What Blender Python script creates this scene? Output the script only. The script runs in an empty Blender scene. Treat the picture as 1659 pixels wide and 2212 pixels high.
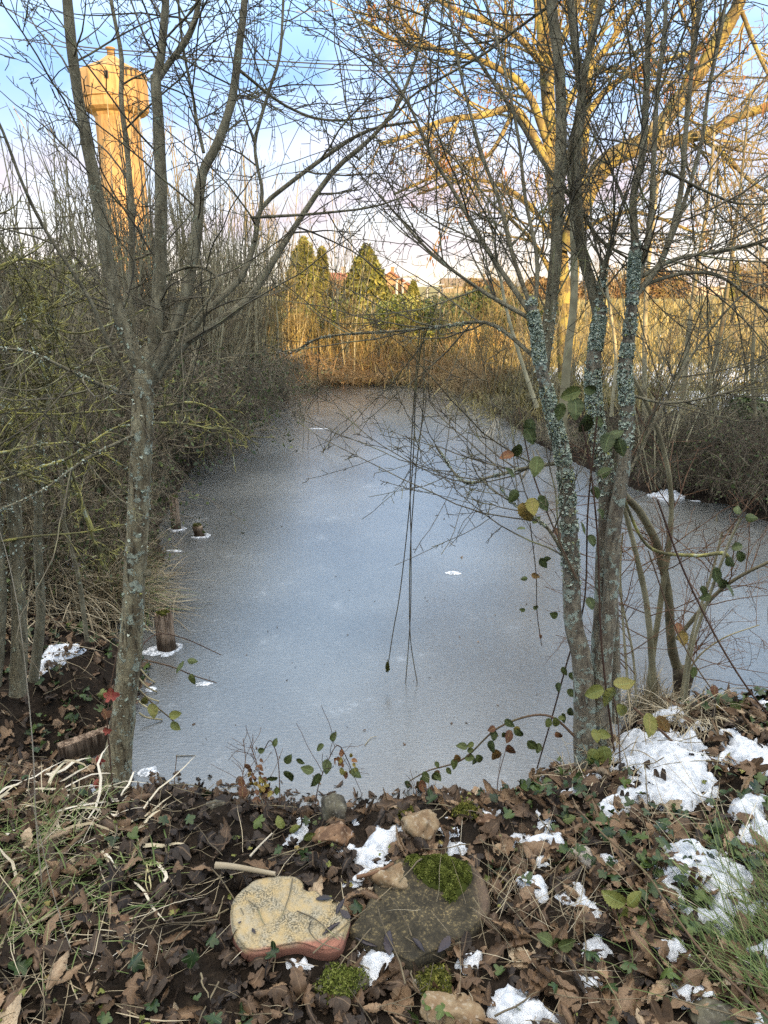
import bpy, math, random
import numpy as np
from mathutils import Vector
rng = np.random.default_rng(7)
random.seed(7)
S = bpy.context.scene
R = math.radians
# ---------------------------------------------------------------- camera
PITCH = R(17.7); CAMZ = 2.0; FPX = 1530.0
cam = bpy.data.cameras.new("camera"); cam_o = bpy.data.objects.new("camera", cam)
S.collection.objects.link(cam_o); S.camera = cam_o
cam.sensor_fit = 'VERTICAL'; cam.sensor_height = 32.0; cam.lens = 16.0 / (1106.0 / FPX)
cam.clip_start = 0.05; cam.clip_end = 5000
cam_o.location = (0, 0, CAMZ); cam_o.rotation_euler = (R(90) - PITCH, 0, 0)
# ---------------------------------------------------------------- world, sun, exposure
SUN_EL = 10.0; SUN_AZ = 30.0          # sun stands behind the camera, 30 degrees to its right
S.view_settings.view_transform = 'Standard'; S.view_settings.look = 'None'
S.view_settings.exposure = 1.05; S.view_settings.gamma = 1.0
world = bpy.data.worlds.new("World"); S.world = world; world.use_nodes = True
wn, wl = world.node_tree.nodes, world.node_tree.links
wn.clear()
w_out = wn.new('ShaderNodeOutputWorld'); w_bg = wn.new('ShaderNodeBackground'); w_bg.inputs['Strength'].default_value = 0.10
sky = wn.new('ShaderNodeTexSky'); sky.sky_type = 'NISHITA'; sky.sun_disc = False
sky.sun_elevation = R(SUN_EL); sky.sun_rotation = R(180 - SUN_AZ); sky.air_density = 1.0; sky.dust_density = 0.6; sky.ozone_density = 1.5
def wnode(t, **k):
    n = wn.new(t)
    for a, b in k.items(): setattr(n, a, b)
    return n
def wmath(op, a, b=None, c=None):
    n = wnode('ShaderNodeMath', operation=op)
    for i, v in enumerate((a, b, c)):
        if v is None: continue
        if isinstance(v, (int, float)): n.inputs[i].default_value = v
        else: wl.new(v, n.inputs[i])
    return n.outputs[0]
def wmix(f, a, b):
    n = wnode('ShaderNodeMix', data_type='RGBA'); n.clamp_factor = True
    for s, v in ((n.inputs[0], f), (n.inputs[6], a), (n.inputs[7], b)):
        if isinstance(v, (int, float)): s.default_value = v
        elif isinstance(v, tuple): s.default_value = (*v, 1)
        else: wl.new(v, s)
    return n.outputs[2]
w_tc = wnode('ShaderNodeTexCoord'); w_sep = wnode('ShaderNodeSeparateXYZ'); wl.new(w_tc.outputs['Generated'], w_sep.inputs[0])
w_map = wnode('ShaderNodeMapping'); w_map.inputs['Scale'].default_value = (1.6, 1.6, 5.0); w_map.inputs['Location'].default_value = (0.35, 0, 0.4); w_map.inputs['Rotation'].default_value = (0, R(-20), 0)
wl.new(w_tc.outputs['Generated'], w_map.inputs[0])
w_n1 = wnode('ShaderNodeTexNoise'); w_n1.inputs['Scale'].default_value = 1.5; w_n1.inputs['Detail'].default_value = 7; w_n1.inputs['Roughness'].default_value = 0.55; w_n1.inputs['Distortion'].default_value = 0.5
wl.new(w_map.outputs[0], w_n1.inputs[0])
w_map2 = wnode('ShaderNodeMapping'); w_map2.inputs['Scale'].default_value = (3, 3, 11); wl.new(w_tc.outputs['Generated'], w_map2.inputs[0])
w_n2 = wnode('ShaderNodeTexNoise'); w_n2.inputs['Scale'].default_value = 1.6; w_n2.inputs['Detail'].default_value = 5; wl.new(w_map2.outputs[0], w_n2.inputs[0])
el = w_sep.outputs['Z']
wisp = wmath('MULTIPLY', wmath('SMOOTH_MIN', wmath('MAXIMUM', wmath('MULTIPLY', wmath('SUBTRACT', w_n1.outputs['Fac'], 0.46), 4.0), 0.0), 1.0, 0.2), 0.85)
lowband = wmath('MAXIMUM', wmath('SUBTRACT', 1.0, wmath('MULTIPLY', wmath('ABSOLUTE', wmath('SUBTRACT', el, 0.10)), 11.0)), 0.0)
puff = wmath('MULTIPLY', wmath('MAXIMUM', wmath('MULTIPLY', wmath('SUBTRACT', w_n2.outputs['Fac'], 0.45), 10.0), 0.0), lowband)
horiz = wmath('POWER', wmath('MAXIMUM', wmath('SUBTRACT', 1.0, wmath('MULTIPLY', wmath('ABSOLUTE', el), 4.2)), 0.0), 1.3)
blue = wmix(0.8, sky.outputs[0], (2.5, 4.2, 7.4))
c1 = wmix(wisp, blue, (5.3, 6.3, 8.2))
c2 = wmix(wmath('MULTIPLY', horiz, 0.95), c1, (7.6, 6.7, 5.3))
c3 = wmix(wmath('MULTIPLY', puff, 0.75), c2, (4.9, 4.3, 4.8))
mid = wmath('MULTIPLY', wmath('MAXIMUM', wmath('SUBTRACT', el, 0.24), 0.0), 5.0)   # brighter blue added for the ice to reflect, between 14 and 25 degrees
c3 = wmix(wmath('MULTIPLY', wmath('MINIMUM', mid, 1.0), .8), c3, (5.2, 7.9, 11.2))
up = wmath('MULTIPLY', wmath('MAXIMUM', wmath('SUBTRACT', el, 0.55), 0.0), 5.0)   # extra brightness added overhead, out of view, to fill the shaded ground
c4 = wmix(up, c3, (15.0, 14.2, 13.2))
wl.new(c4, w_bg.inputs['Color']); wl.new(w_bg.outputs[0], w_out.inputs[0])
sun = bpy.data.lights.new("sun", 'SUN'); sun.energy = 5.0; sun.angle = R(0.5); sun.color = (1.0, 0.66, 0.30)
sun_o = bpy.data.objects.new("sun", sun); S.collection.objects.link(sun_o)
SD = Vector((math.sin(R(SUN_AZ)) * math.cos(R(SUN_EL)), -math.cos(R(SUN_AZ)) * math.cos(R(SUN_EL)), math.sin(R(SUN_EL))))
sun_o.rotation_euler = SD.to_track_quat('Z', 'Y').to_euler()
S.cycles.use_denoising = False
S.cycles.max_bounces = 5; S.cycles.diffuse_bounces = 2; S.cycles.glossy_bounces = 2; S.cycles.transparent_max_bounces = 4
# ---------------------------------------------------------------- pixel helpers (pixels of a 1659 x 2212 view)
cP, sP = math.cos(PITCH), math.sin(PITCH)
def ray(px, py):
    dx = (px - 829.5) / FPX; dy = (1106 - py) / FPX
    return np.array([dx, cP + dy * sP, -sP + dy * cP])
def W(px, py, y):
    d = ray(px, py); t = y / d[1]
    return np.array([0, 0, CAMZ]) + t * d, t / FPX
def G(px, py, z=0.0):
    d = ray(px, py); t = (z - CAMZ) / d[2]
    return np.array([0, 0, CAMZ]) + t * d
# ---------------------------------------------------------------- noise
def _hash(ix, iy, s):
    n = (ix * 374761393 + iy * 668265263 + s * 974634777) & 0x7fffffff
    n = ((n ^ (n >> 13)) * 1274126177) & 0x7fffffff
    return ((n ^ (n >> 16)) & 0xffff) / 65535.0
def vnoise(x, y, s=0):
    x = np.asarray(x, float); y = np.asarray(y, float)
    ix = np.floor(x).astype(np.int64); iy = np.floor(y).astype(np.int64); fx = x - ix; fy = y - iy
    fx = fx * fx * (3 - 2 * fx); fy = fy * fy * (3 - 2 * fy)
    a = _hash(ix, iy, s); b = _hash(ix + 1, iy, s); c = _hash(ix, iy + 1, s); d = _hash(ix + 1, iy + 1, s)
    return (a * (1 - fx) + b * fx) * (1 - fy) + (c * (1 - fx) + d * fx) * fy
def fbm(x, y, s=0, o=4):
    v = 0; a = 0.5; f = 1.0; t = 0
    for i in range(o):
        v = v + a * vnoise(np.asarray(x) * f + 17.3 * i, np.asarray(y) * f - 9.1 * i, s + i); t += a; a *= 0.5; f *= 2.03
    return v / t
def sstep(a, b, x):
    t = np.clip((np.asarray(x, float) - a) / (b - a), 0, 1); return t * t * (3 - 2 * t)
# ---------------------------------------------------------------- pond outline and terrain
shore_px = [(255,1640),(290,1700),(300,1752),(400,1722),(520,1738),(620,1768),(780,1782),(860,1770),(960,1750),(1080,1738),(1150,1700),(1200,1665),(1250,1655),(1310,1640),(1370,1610),(1440,1590),(1520,1590),(1600,1600),(1700,1610),(2100,1640),
 (2100,1260),(1800,1180),(1659,1130),(1560,1092),(1400,1068),(1330,1045),(1250,1005),(1150,955),(1090,905),(1020,862),(960,838),(900,830),(730,828),(640,835),(570,865),(530,905),(470,965),(420,1010),(375,1080),(345,1150),(365,1200),(330,1260),(270,1320),(240,1370),(300,1400),(320,1440),(305,1500),(250,1560),(150,1600),(130,1640),(200,1655)]
SH = np.array([G(a, b)[:2] for a, b in shore_px])
def sdf(x, y):
    x = np.asarray(x, float).ravel(); y = np.asarray(y, float).ravel(); out = np.empty(len(x))
    A = SH; B = np.roll(SH, -1, 0); E = B - A; L = (E ** 2).sum(1)
    for i in range(0, len(x), 20000):
        p = np.stack([x[i:i+20000], y[i:i+20000]], 1)[:, None, :]
        t = np.clip(((p - A) * E).sum(2) / L, 0, 1)
        d = np.sqrt((((p - A) - t[..., None] * E) ** 2).sum(2)).min(1)
        c = ((A[:, 1] > p[..., 1]) != (B[:, 1] > p[..., 1])) & (p[..., 0] < E[:, 0] * (p[..., 1] - A[:, 1]) / np.where(E[:, 1] == 0, 1e-9, E[:, 1]) + A[:, 0])
        out[i:i+20000] = np.where(c.sum(1) % 2 == 1, -d, d)
    return out
def H(x, y):
    x = np.asarray(x, float); y = np.asarray(y, float); sh = np.broadcast(x, y).shape
    x = np.broadcast_to(x, sh); y = np.broadcast_to(y, sh)
    d = sdf(x, y).reshape(sh)
    front = sstep(2.9, 2.3, y)
    left = sstep(-0.6, -1.2, x) * sstep(1.9, 2.5, y) * sstep(12, 6, y)
    hb = 0.36 * (1 - left) + 0.17 * left + sstep(15, 20, y) * 0.15 + sstep(-1.2, -3.5, x) * 0.25 * sstep(2.6, 4, y)
    wd = 0.42 + 0.5 * sstep(3, 8, y)
    h = hb * sstep(0, 1, d / wd) + 0.015 * np.clip(d / 0.1, 0, 1)
    rm = sstep(0.75, 1.1, x) * front                                  # the mound on the right
    h = h * (1 - rm) + rm * (0.40 * sstep(0, 0.30, d) + 0.01)
    h = h + (fbm(x * 3.1, y * 3.1, 3) - 0.5) * 0.10 * sstep(0, .35, d) + (fbm(x * 11, y * 11, 9, 3) - 0.5) * 0.035 * sstep(0, .2, d)
    h = h + sstep(20, 60, y) * (fbm(x * .08, y * .08, 5) - 0.5) * 0.5
    return np.where(d < 0, -np.minimum(0.5, -d * 1.2 + 0.01), h)
def hz(x, y): return float(H(np.array([x]), np.array([y]))[0])
def ground_px(px, py):
    z = 0.3
    for _ in range(6):
        p = G(px, py, z); z = 0.5 * z + 0.5 * max(0, hz(p[0], p[1]))
    p = G(px, py, z); p[2] = max(0, hz(p[0], p[1])); return p
def Hs(x, y): return np.maximum(H(x, y), 0.0)
# ---------------------------------------------------------------- mesh helpers
C = S.collection
def mk(name, V, F, mat=None, parent=None, smooth=True, attrs=None):
    """F: int array (n,3) / (n,4) or a list of such arrays."""
    if not isinstance(F, list): F = [F]
    F = [np.asarray(f, np.int32) for f in F if len(f)]
    V = np.asarray(V, np.float32)
    me = bpy.data.meshes.new(name)
    me.vertices.add(len(V)); me.vertices.foreach_set('co', V.ravel())
    loops = np.concatenate([f.ravel() for f in F]); tot = np.concatenate([np.full(len(f), f.shape[1], np.int32) for f in F])
    me.loops.add(len(loops)); me.loops.foreach_set('vertex_index', loops)
    me.polygons.add(len(tot)); st = np.concatenate([[0], np.cumsum(tot)[:-1]]).astype(np.int32)
    me.polygons.foreach_set('loop_start', st); me.polygons.foreach_set('loop_total', tot)
    me.polygons.foreach_set('use_smooth', np.full(len(tot), smooth, bool))
    me.update(calc_edges=True)
    for k, v in (attrs or {}).items():
        v = np.asarray(v, np.float32)
        if v.ndim == 1: a = me.attributes.new(k, 'FLOAT', 'POINT'); a.data.foreach_set('value', v)
        else: a = me.attributes.new(k, 'FLOAT_VECTOR', 'POINT'); a.data.foreach_set('vector', v.ravel())
    if mat: me.materials.append(mat)
    o = bpy.data.objects.new(name, me); C.objects.link(o)
    if parent: o.parent = parent; 
    return o
def tag(o, label=None, cat=None, group=None, kind=None):
    if label: o['label'] = label
    if cat: o['category'] = cat
    if group: o['group'] = group
    if kind: o['kind'] = kind
    return o
def thing(name, loc, label, cat, group=None):
    o = bpy.data.objects.new(name, None); C.objects.link(o); o.location = loc; o.empty_display_size = 0.1
    return tag(o, label, cat, group)
def copy_tree(o, parent=None):
    c = o.copy(); C.objects.link(c); c.parent = parent
    for ch in [q for q in bpy.data.objects if q.parent == o]: copy_tree(ch, c)
    return c
class Bag:                                                             # gathers vertices, faces and attributes
    def __init__(s): s.V = []; s.F = []; s.A = {}; s.n = 0
    def add(s, V, F, **attrs):
        V = np.asarray(V, float).reshape(-1, 3); s.V.append(V)
        if not isinstance(F, list): F = [F]
        for f in F:
            if len(f): s.F.append(np.asarray(f) + s.n)
        s.n += len(V)
        for k, a in attrs.items(): s.A.setdefault(k, []).append(np.asarray(a, float))
    def build(s, name, mat, parent=None, off=None, smooth=True):
        V = np.concatenate(s.V)
        if off is not None: V = V - np.asarray(off)
        return mk(name, V, s.F, mat, parent, smooth, {k: np.concatenate(v) for k, v in s.A.items()})
def nrm(v): return v / np.maximum(np.linalg.norm(v, axis=-1, keepdims=True), 1e-9)
def tubes(P, Rr, k=3):
    M, n, _ = P.shape
    T = np.empty_like(P); T[:, 1:-1] = P[:, 2:] - P[:, :-2]; T[:, 0] = P[:, 1] - P[:, 0]; T[:, -1] = P[:, -1] - P[:, -2]
    T = nrm(T); ref = np.zeros((M, 1, 3)); ax = np.abs(T.mean(1)).argmin(1); ref[np.arange(M), 0, ax] = 1
    N = nrm(np.cross(T, ref)); B = np.cross(T, N)
    a = np.arange(k) / k * 2 * np.pi
    V = P[:, :, None] + Rr[:, :, None, None] * (np.cos(a)[:, None] * N[:, :, None] + np.sin(a)[:, None] * B[:, :, None])
    i = np.arange(n - 1)[:, None] * k; j = np.arange(k)[None]; j2 = (j + 1) % k
    q = np.stack([i + j, i + j2, i + k + j2, i + k + j], -1).reshape(-1, 4)
    F = (np.arange(M)[:, None, None] * (n * k) + q[None]).reshape(-1, 4)
    return V.reshape(-1, 3), F
def smooth_poly(pts, n, rad=None):
    pts = np.asarray(pts, float)
    Q = np.vstack([2 * pts[0] - pts[1], pts, 2 * pts[-1] - pts[-2]])
    m = len(pts) - 1; u = np.linspace(0, m, n); i = np.minimum(u.astype(int), m - 1); t = (u - i)[:, None]
    p0, p1, p2, p3 = Q[i], Q[i+1], Q[i+2], Q[i+3]
    out = 0.5 * ((2*p1) + (-p0+p2)*t + (2*p0-5*p1+4*p2-p3)*t**2 + (-p0+3*p1-3*p2+p3)*t**3)
    if rad is None: return out
    return out, np.interp(u, np.arange(m + 1), rad)
def limb(px, y0, y1, r0, r1, n=28, wob=0.0):
    """px: traced points; y0..y1 distance from the camera along the limb; r in pixels of the view"""
    m = len(px); ys = np.linspace(y0, y1, m); P = []; Rr = []
    for (a, b), y, r in zip(px, ys, np.linspace(r0, r1, m)):
        p, s = W(a, b, y); P.append(p); Rr.append(r * s)
    p, r = smooth_poly(P, n, Rr)
    if wob: p = p + np.cumsum(rng.normal(0, wob, p.shape), 0) * np.linspace(0, 1, n)[:, None] * 0.5
    return p, r
def grow(P, Rr, cnt, tr=(.1, 1), L=(.3, .6), ang=(30, 65), rs=.6, rmax=.01, rtip=.0012, n=6, wob=.12, upw=.04, taperL=.5, seed=None, flat=None):
    """children of each tube in P (M,n,3): arrays of child tubes"""
    M, m, _ = P.shape; idx = np.repeat(np.arange(M), cnt); K = len(idx)
    t = rng.uniform(tr[0], tr[1], K); f = t * (m - 1); i = np.minimum(f.astype(int), m - 2); fr = (f - i)[:, None]
    base = P[idx, i] * (1 - fr) + P[idx, i + 1] * fr; T = nrm(P[idx, i + 1] - P[idx, i])
    pr = Rr[idx, i] * (1 - fr[:, 0]) + Rr[idx, i + 1] * fr[:, 0]
    v = rng.normal(size=(K, 3))
    if flat is not None: v = v * np.array(flat)
    pp = nrm(v - (v * T).sum(1, keepdims=True) * T)
    a = np.radians(rng.uniform(*ang, K))[:, None]
    d = nrm(np.cos(a) * T + np.sin(a) * pp)
    ln = rng.uniform(*L, K) * (1 - taperL * t); step = (ln / (n - 1))[:, None]
    pts = [base]; 
    for s in range(n - 1):
        d = nrm(d + rng.normal(0, wob, (K, 3)) + np.array([0, 0, upw])); pts.append(pts[-1] + d * step)
    r0 = np.minimum(pr * rs, rmax); r0 = np.maximum(r0, rtip)
    rr = r0[:, None] * (1 - np.linspace(0, 1, n)) + rtip * np.linspace(0, 1, n)
    return np.stack(pts, 1), rr
def stack_limbs(L, n=28):
    return np.stack([l[0] for l in L]), np.stack([l[1] for l in L])
# ---------------------------------------------------------------- material helpers
def lin(h):
    h = h.lstrip('#'); c = [int(h[i:i+2], 16) / 255 for i in (0, 2, 4)]
    return tuple(x / 12.92 if x <= .04045 else ((x + .055) / 1.055) ** 2.4 for x in c)
class M:
    def __init__(s, name, rough=.8, spec=.3):
        s.m = bpy.data.materials.new(name); s.m.use_nodes = True; s.n = s.m.node_tree.nodes; s.l = s.m.node_tree.links
        s.b = s.n['Principled BSDF']; s.b.inputs['Roughness'].default_value = rough; s.b.inputs['Specular IOR Level'].default_value = spec
        s.tc = s.n.new('ShaderNodeTexCoord')
    def set(s, k, v):
        if hasattr(v, 'links'): s.l.new(v, s.b.inputs[k])
        else: s.b.inputs[k].default_value = (*v, 1) if isinstance(v, tuple) and len(v) == 3 else v
        return s
    def math(s, op, *a, clamp=False):
        n = s.n.new('ShaderNodeMath'); n.operation = op; n.use_clamp = clamp
        for i, v in enumerate(a):
            if isinstance(v, (int, float)): n.inputs[i].default_value = v
            else: s.l.new(v, n.inputs[i])
        return n.outputs[0]
    def coord(s, sc=(1, 1, 1), src='Object', attr=None):
        mp = s.n.new('ShaderNodeMapping'); mp.inputs['Scale'].default_value = sc
        if attr: a = s.n.new('ShaderNodeAttribute'); a.attribute_name = attr; s.l.new(a.outputs['Vector'], mp.inputs[0])
        else: s.l.new(s.tc.outputs[src], mp.inputs[0])
        return mp.outputs[0]
    def attr(s, name, out='Fac'):
        a = s.n.new('ShaderNodeAttribute'); a.attribute_name = name; return a.outputs[out]
    def objrand(s): return s.n.new('ShaderNodeObjectInfo').outputs['Random']
    def noise(s, scale, detail=4, rough=.55, vec=None, dist=0.0):
        n = s.n.new('ShaderNodeTexNoise'); n.inputs['Scale'].default_value = scale; n.inputs['Detail'].default_value = detail
        n.inputs['Roughness'].default_value = rough; n.inputs['Distortion'].default_value = dist
        s.l.new(vec if vec is not None else s.tc.outputs['Object'], n.inputs['Vector']); return n.outputs['Fac']
    def voro(s, scale, vec=None, out='Distance', feat='F1'):
        n = s.n.new('ShaderNodeTexVoronoi'); n.feature = feat; n.inputs['Scale'].default_value = scale
        s.l.new(vec if vec is not None else s.tc.outputs['Object'], n.inputs['Vector']); return n.outputs[out]
    def ramp(s, fac, stops):
        n = s.n.new('ShaderNodeValToRGB'); e = n.color_ramp.elements
        while len(e) < len(stops): e.new(.5)
        for q, (p, c) in zip(e, stops): q.position = p; q.color = (*c, 1) if isinstance(c, tuple) else (c, c, c, 1)
        s.l.new(fac, n.inputs[0]); return n.outputs[0]
    def thr(s, fac, a, b):
        n = s.n.new('ShaderNodeMapRange'); n.interpolation_type = 'SMOOTHSTEP'; n.inputs[1].default_value = a; n.inputs[2].default_value = b
        s.l.new(fac, n.inputs[0]); return n.outputs[0]
    def mix(s, f, a, b):
        n = s.n.new('ShaderNodeMix'); n.data_type = 'RGBA'
        for k, v in ((n.inputs[0], f), (n.inputs[6], a), (n.inputs[7], b)):
            if isinstance(v, (int, float)): k.default_value = v
            elif isinstance(v, tuple): k.default_value = (*v, 1)
            else: s.l.new(v, k)
        return n.outputs[2]
    def bump(s, h, strength=.5, dist=.01):
        n = s.n.new('ShaderNodeBump'); n.inputs['Strength'].default_value = strength; n.inputs['Distance'].default_value = dist
        s.l.new(h, n.inputs['Height']); s.l.new(n.outputs[0], s.b.inputs['Normal']); return s
    def sepz(s, src='Object', out='Z'):
        n = s.n.new('ShaderNodeSeparateXYZ'); s.l.new(s.tc.outputs[src], n.inputs[0]); return n.outputs[out]
def bark(name, base, alt, lich, la=.58, lsc=14, sc=30, crack=.6):
    m = M(name, .9, .2); v = m.coord((1, 1, .35)); hv = m.coord((1, 1, 3.5))
    n = m.noise(sc, 6, .65, v); col = m.mix(m.thr(n, .35, .7), base, alt)
    lent = m.thr(m.noise(sc * 1.5, 3, .6, hv), .58, .68); col = m.mix(m.math('MULTIPLY', lent, .5), col, tuple(c * 1.7 for c in alt))
    ck = m.noise(sc * 2.2, 5, .7, m.coord((1, 1, .16)), .6); ckm = m.math('SUBTRACT', 1.0, m.thr(ck, .36, .46)); col = m.mix(m.math('MULTIPLY', ckm, crack), col, tuple(c * .3 for c in base))
    ln = m.noise(lsc, 6, .7); l2 = m.thr(ln, la, la + .05); lc = m.mix(m.noise(60, 2), lich, tuple(c * .55 for c in lich)); col = m.mix(l2, col, lc)
    m.set('Base Color', col); m.bump(m.math('ADD', m.math('ADD', n, m.math('MULTIPLY', l2, .25)), m.math('MULTIPLY', ck, 1.2)), .9, .008); return m.m
MAT = {}
MAT['bark'] = bark('bark_grey_green', (.145, .125, .08), (.30, .27, .18), (.40, .43, .31), .60, 20, 34)
MAT['bark_brown'] = bark('bark_lichened_trunk', (.14, .11, .068), (.38, .34, .215), (.50, .54, .42), .54, 26, 30, .9)
MAT['bark_pale'] = bark('bark_pale_lichen', (.13, .105, .078), (.31, .275, .20), (.46, .52, .43), .53, 26, 36)
MAT['bark_far'] = bark('bark_sun_lichen', (.13, .105, .06), (.28, .22, .09), (.44, .37, .12), .5, 5, 9)  # lichen colour yellowed to carry the warm sun on the big tree
def simple(name, stops, sc=8, rough=.85, spec=.2, rnd=.4):
    m = M(name, rough, spec); f = m.math('ADD', m.math('MULTIPLY', m.noise(sc, 3), 1 - rnd), m.math('MULTIPLY', m.objrand(), rnd)); m.set('Base Color', m.ramp(f, stops)); return m.m
MAT['twig'] = simple('twig_dark', [(.3, (.075, .065, .05)), (.55, (.16, .14, .095)), (.72, (.27, .27, .13))], 9, rnd=0)
MAT['twig_lichen'] = simple('twig_lichen', [(.35, (.09, .08, .05)), (.50, (.20, .185, .08)), (.60, (.38, .35, .10)), (.7, (.40, .42, .30))], 16, rnd=0)
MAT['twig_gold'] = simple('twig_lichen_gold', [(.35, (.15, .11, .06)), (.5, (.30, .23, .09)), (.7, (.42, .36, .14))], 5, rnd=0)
MAT['twig_thicket'] = simple('twig_thicket', [(.28, (.055, .045, .032)), (.5, (.17, .14, .09)), (.7, (.38, .33, .20))], 8, rnd=.2)
MAT['twig_shade'] = simple('twig_bramble', [(.25, (.04, .033, .024)), (.5, (.12, .098, .07)), (.68, (.32, .28, .2))], 8, rnd=.3)  # bramble mass coloured dark so the thicket gaps look shaded
MAT['twig_red'] = simple('twig_reddish', [(.3, (.10, .05, .035)), (.6, (.20, .12, .07)), (.8, (.30, .2, .12))], 4, rnd=.2)
MAT['twig_rust'] = simple('twig_rusty', [(.3, (.15, .10, .06)), (.55, (.30, .22, .12)), (.75, (.44, .34, .19))], 4, rnd=.2)
MAT['stem_thicket'] = simple('stem_thicket', [(.28, (.12, .10, .06)), (.5, (.27, .24, .145)), (.7, (.46, .41, .26))], 6, rnd=.3)
# lichen flakes
m = M('lichen_flakes', .95, .1); m.set('Base Color', m.ramp(m.attr('rnd'), [(0, (.20, .24, .18)), (.5, (.40, .46, .37)), (.85, (.62, .66, .55)), (1, (.42, .42, .12))])); MAT['lichen'] = m.m
# moss
m = M('moss', .95, .1); m.set('Base Color', m.ramp(m.attr('rnd'), [(0, (.025, .032, .008)), (.5, (.085, .105, .02)), (1, (.20, .22, .06))])); MAT['moss'] = m.m
m = M('moss_olive', .95, .1); m.set('Base Color', m.ramp(m.attr('rnd'), [(0, (.025, .03, .008)), (.5, (.08, .085, .018)), (1, (.20, .19, .045))])); MAT['moss_olive'] = m.m
# leaves
def leafmat(name, stops, vein, vs=.5, rough=.6, ivy=False, blot=None, spec=.35):
    m = M(name, rough, spec); u = m.n.new('ShaderNodeSeparateXYZ'); m.l.new(m.attr('uvl', 'Vector'), u.inputs[0]); U, V = u.outputs[0], u.outputs[1]
    r = m.math('FRACT', m.math('ADD', m.attr('rnd'), m.math('MULTIPLY', m.objrand(), 0.999 if ivy is None else 0.0)))
    r = m.math('ADD', r, m.math('MULTIPLY', m.math('SUBTRACT', m.noise(45, 4, .6), .5), .5))
    col = m.ramp(r, stops)
    if blot: col = m.mix(m.thr(m.noise(38, 4, .65), .57, .66), col, blot)
    aV = m.math('ABSOLUTE', V)
    if ivy:
        ang = m.math('ARCTAN2', V, U); w = m.math('ABSOLUTE', m.math('SINE', m.math('MULTIPLY', ang, 2.5)))
        vm = m.math('SUBTRACT', 1.0, m.thr(w, .02, .16))
    else:
        mid = m.math('SUBTRACT', 1.0, m.thr(aV, .02, .07)); sv = m.math('ABSOLUTE', m.math('SINE', m.math('MULTIPLY', m.math('SUBTRACT', U, m.math('MULTIPLY', aV, .45)), 34.0)))
        vm = m.math('MAXIMUM', mid, m.math('MULTIPLY', m.math('SUBTRACT', 1.0, m.thr(sv, .05, .3)), .6))
    col = m.mix(m.math('MULTIPLY', vm, vs), col, vein); m.set('Base Color', col)
    m.bump(m.math('ADD', vm, m.noise(60, 3)), .5, .002); return m.m
MAT['leaf_brown'] = leafmat('leaf_brown', [(0, (.014, .010, .008)), (.25, (.045, .031, .021)), (.52, (.13, .080, .045)), (.75, (.27, .18, .105)), (1, (.50, .40, .27))], (.26, .18, .11), .35, .62, blot=(.05, .033, .022))
MAT['leaf_ivy'] = leafmat('leaf_ivy', [(0, (.014, .028, .010)), (.5, (.034, .060, .018)), (.9, (.085, .12, .025)), (1, (.18, .17, .03))], (.19, .24, .11), .55, .38, ivy=True)
MAT['leaf_bramble'] = leafmat('leaf_bramble', [(0, (.04, .058, .018)), (.5, (.09, .115, .03)), (.85, (.18, .19, .04)), (1, (.24, .16, .05))], (.19, .25, .09), .45, .5, blot=(.13, .11, .035))
MAT['leaf_turning'] = leafmat('leaf_turning', [(0, (.11, .05, .03)), (.4, (.22, .09, .035)), (.7, (.30, .24, .05)), (1, (.16, .19, .05))], (.33, .25, .1), .45, .55, blot=(.07, .03, .02))
MAT['leaf_red'] = leafmat('leaf_red', [(0, (.18, .03, .025)), (1, (.36, .08, .06))], (.45, .22, .1), .5, .5)
def strip(name, stops, rough=.6):
    m = M(name, rough, .3); m.set('Base Color', m.ramp(m.math('ADD', m.attr('rnd'), m.math('MULTIPLY', m.math('SUBTRACT', m.noise(20, 3), .5), .25)), stops)); return m.m
MAT['grass'] = strip('grass_green', [(0, (.045, .075, .02)), (.5, (.11, .16, .045)), (.8, (.22, .26, .10)), (1, (.42, .37, .2))])
MAT['straw'] = strip('straw_dry', [(0, (.14, .11, .065)), (.4, (.33, .27, .17)), (.75, (.50, .44, .31)), (1, (.66, .61, .5))])
MAT['reed_gold'] = strip('reed_gold', [(0, (.16, .09, .04)), (.5, (.34, .22, .10)), (1, (.52, .38, .2))])
MAT['field_grass'] = strip('field_grass', [(0, (.13, .12, .04)), (.5, (.29, .24, .09)), (1, (.46, .37, .17))])
MAT['cane'] = simple('bramble_cane', [(.3, (.07, .04, .03)), (.6, (.13, .085, .055)), (.8, (.15, .14, .07))], 7, rnd=.3)
MAT['foliage'] = strip('foliage_evergreen', [(0, (.022, .035, .014)), (.5, (.05, .075, .022)), (1, (.10, .13, .035))], .5)
MAT['foliage_ivy_far'] = strip('foliage_ivy_far', [(0, (.06, .07, .015)), (.5, (.24, .26, .045)), (1, (.50, .47, .10))], .5)
MAT['foliage_conifer'] = strip('foliage_conifer', [(0, (.06, .07, .018)), (.5, (.16, .17, .04)), (1, (.32, .29, .07))], .7)
MAT['foliage_dry'] = strip('foliage_dry', [(0, (.09, .05, .03)), (.5, (.19, .12, .06)), (1, (.3, .22, .1))], .8)
# snow
m = M('snow', .7, .4); m.set('Base Color', m.mix(m.thr(m.noise(35, 5, .7), .38, .58), (.52, .56, .61), (.76, .80, .85))); m.b.inputs['Subsurface Weight'].default_value = 0
m.bump(m.math('ADD', m.noise(260, 3, .8), m.math('MULTIPLY', m.noise(60, 4), 1.5)), .7, .006); MAT['snow'] = m.m
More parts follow.
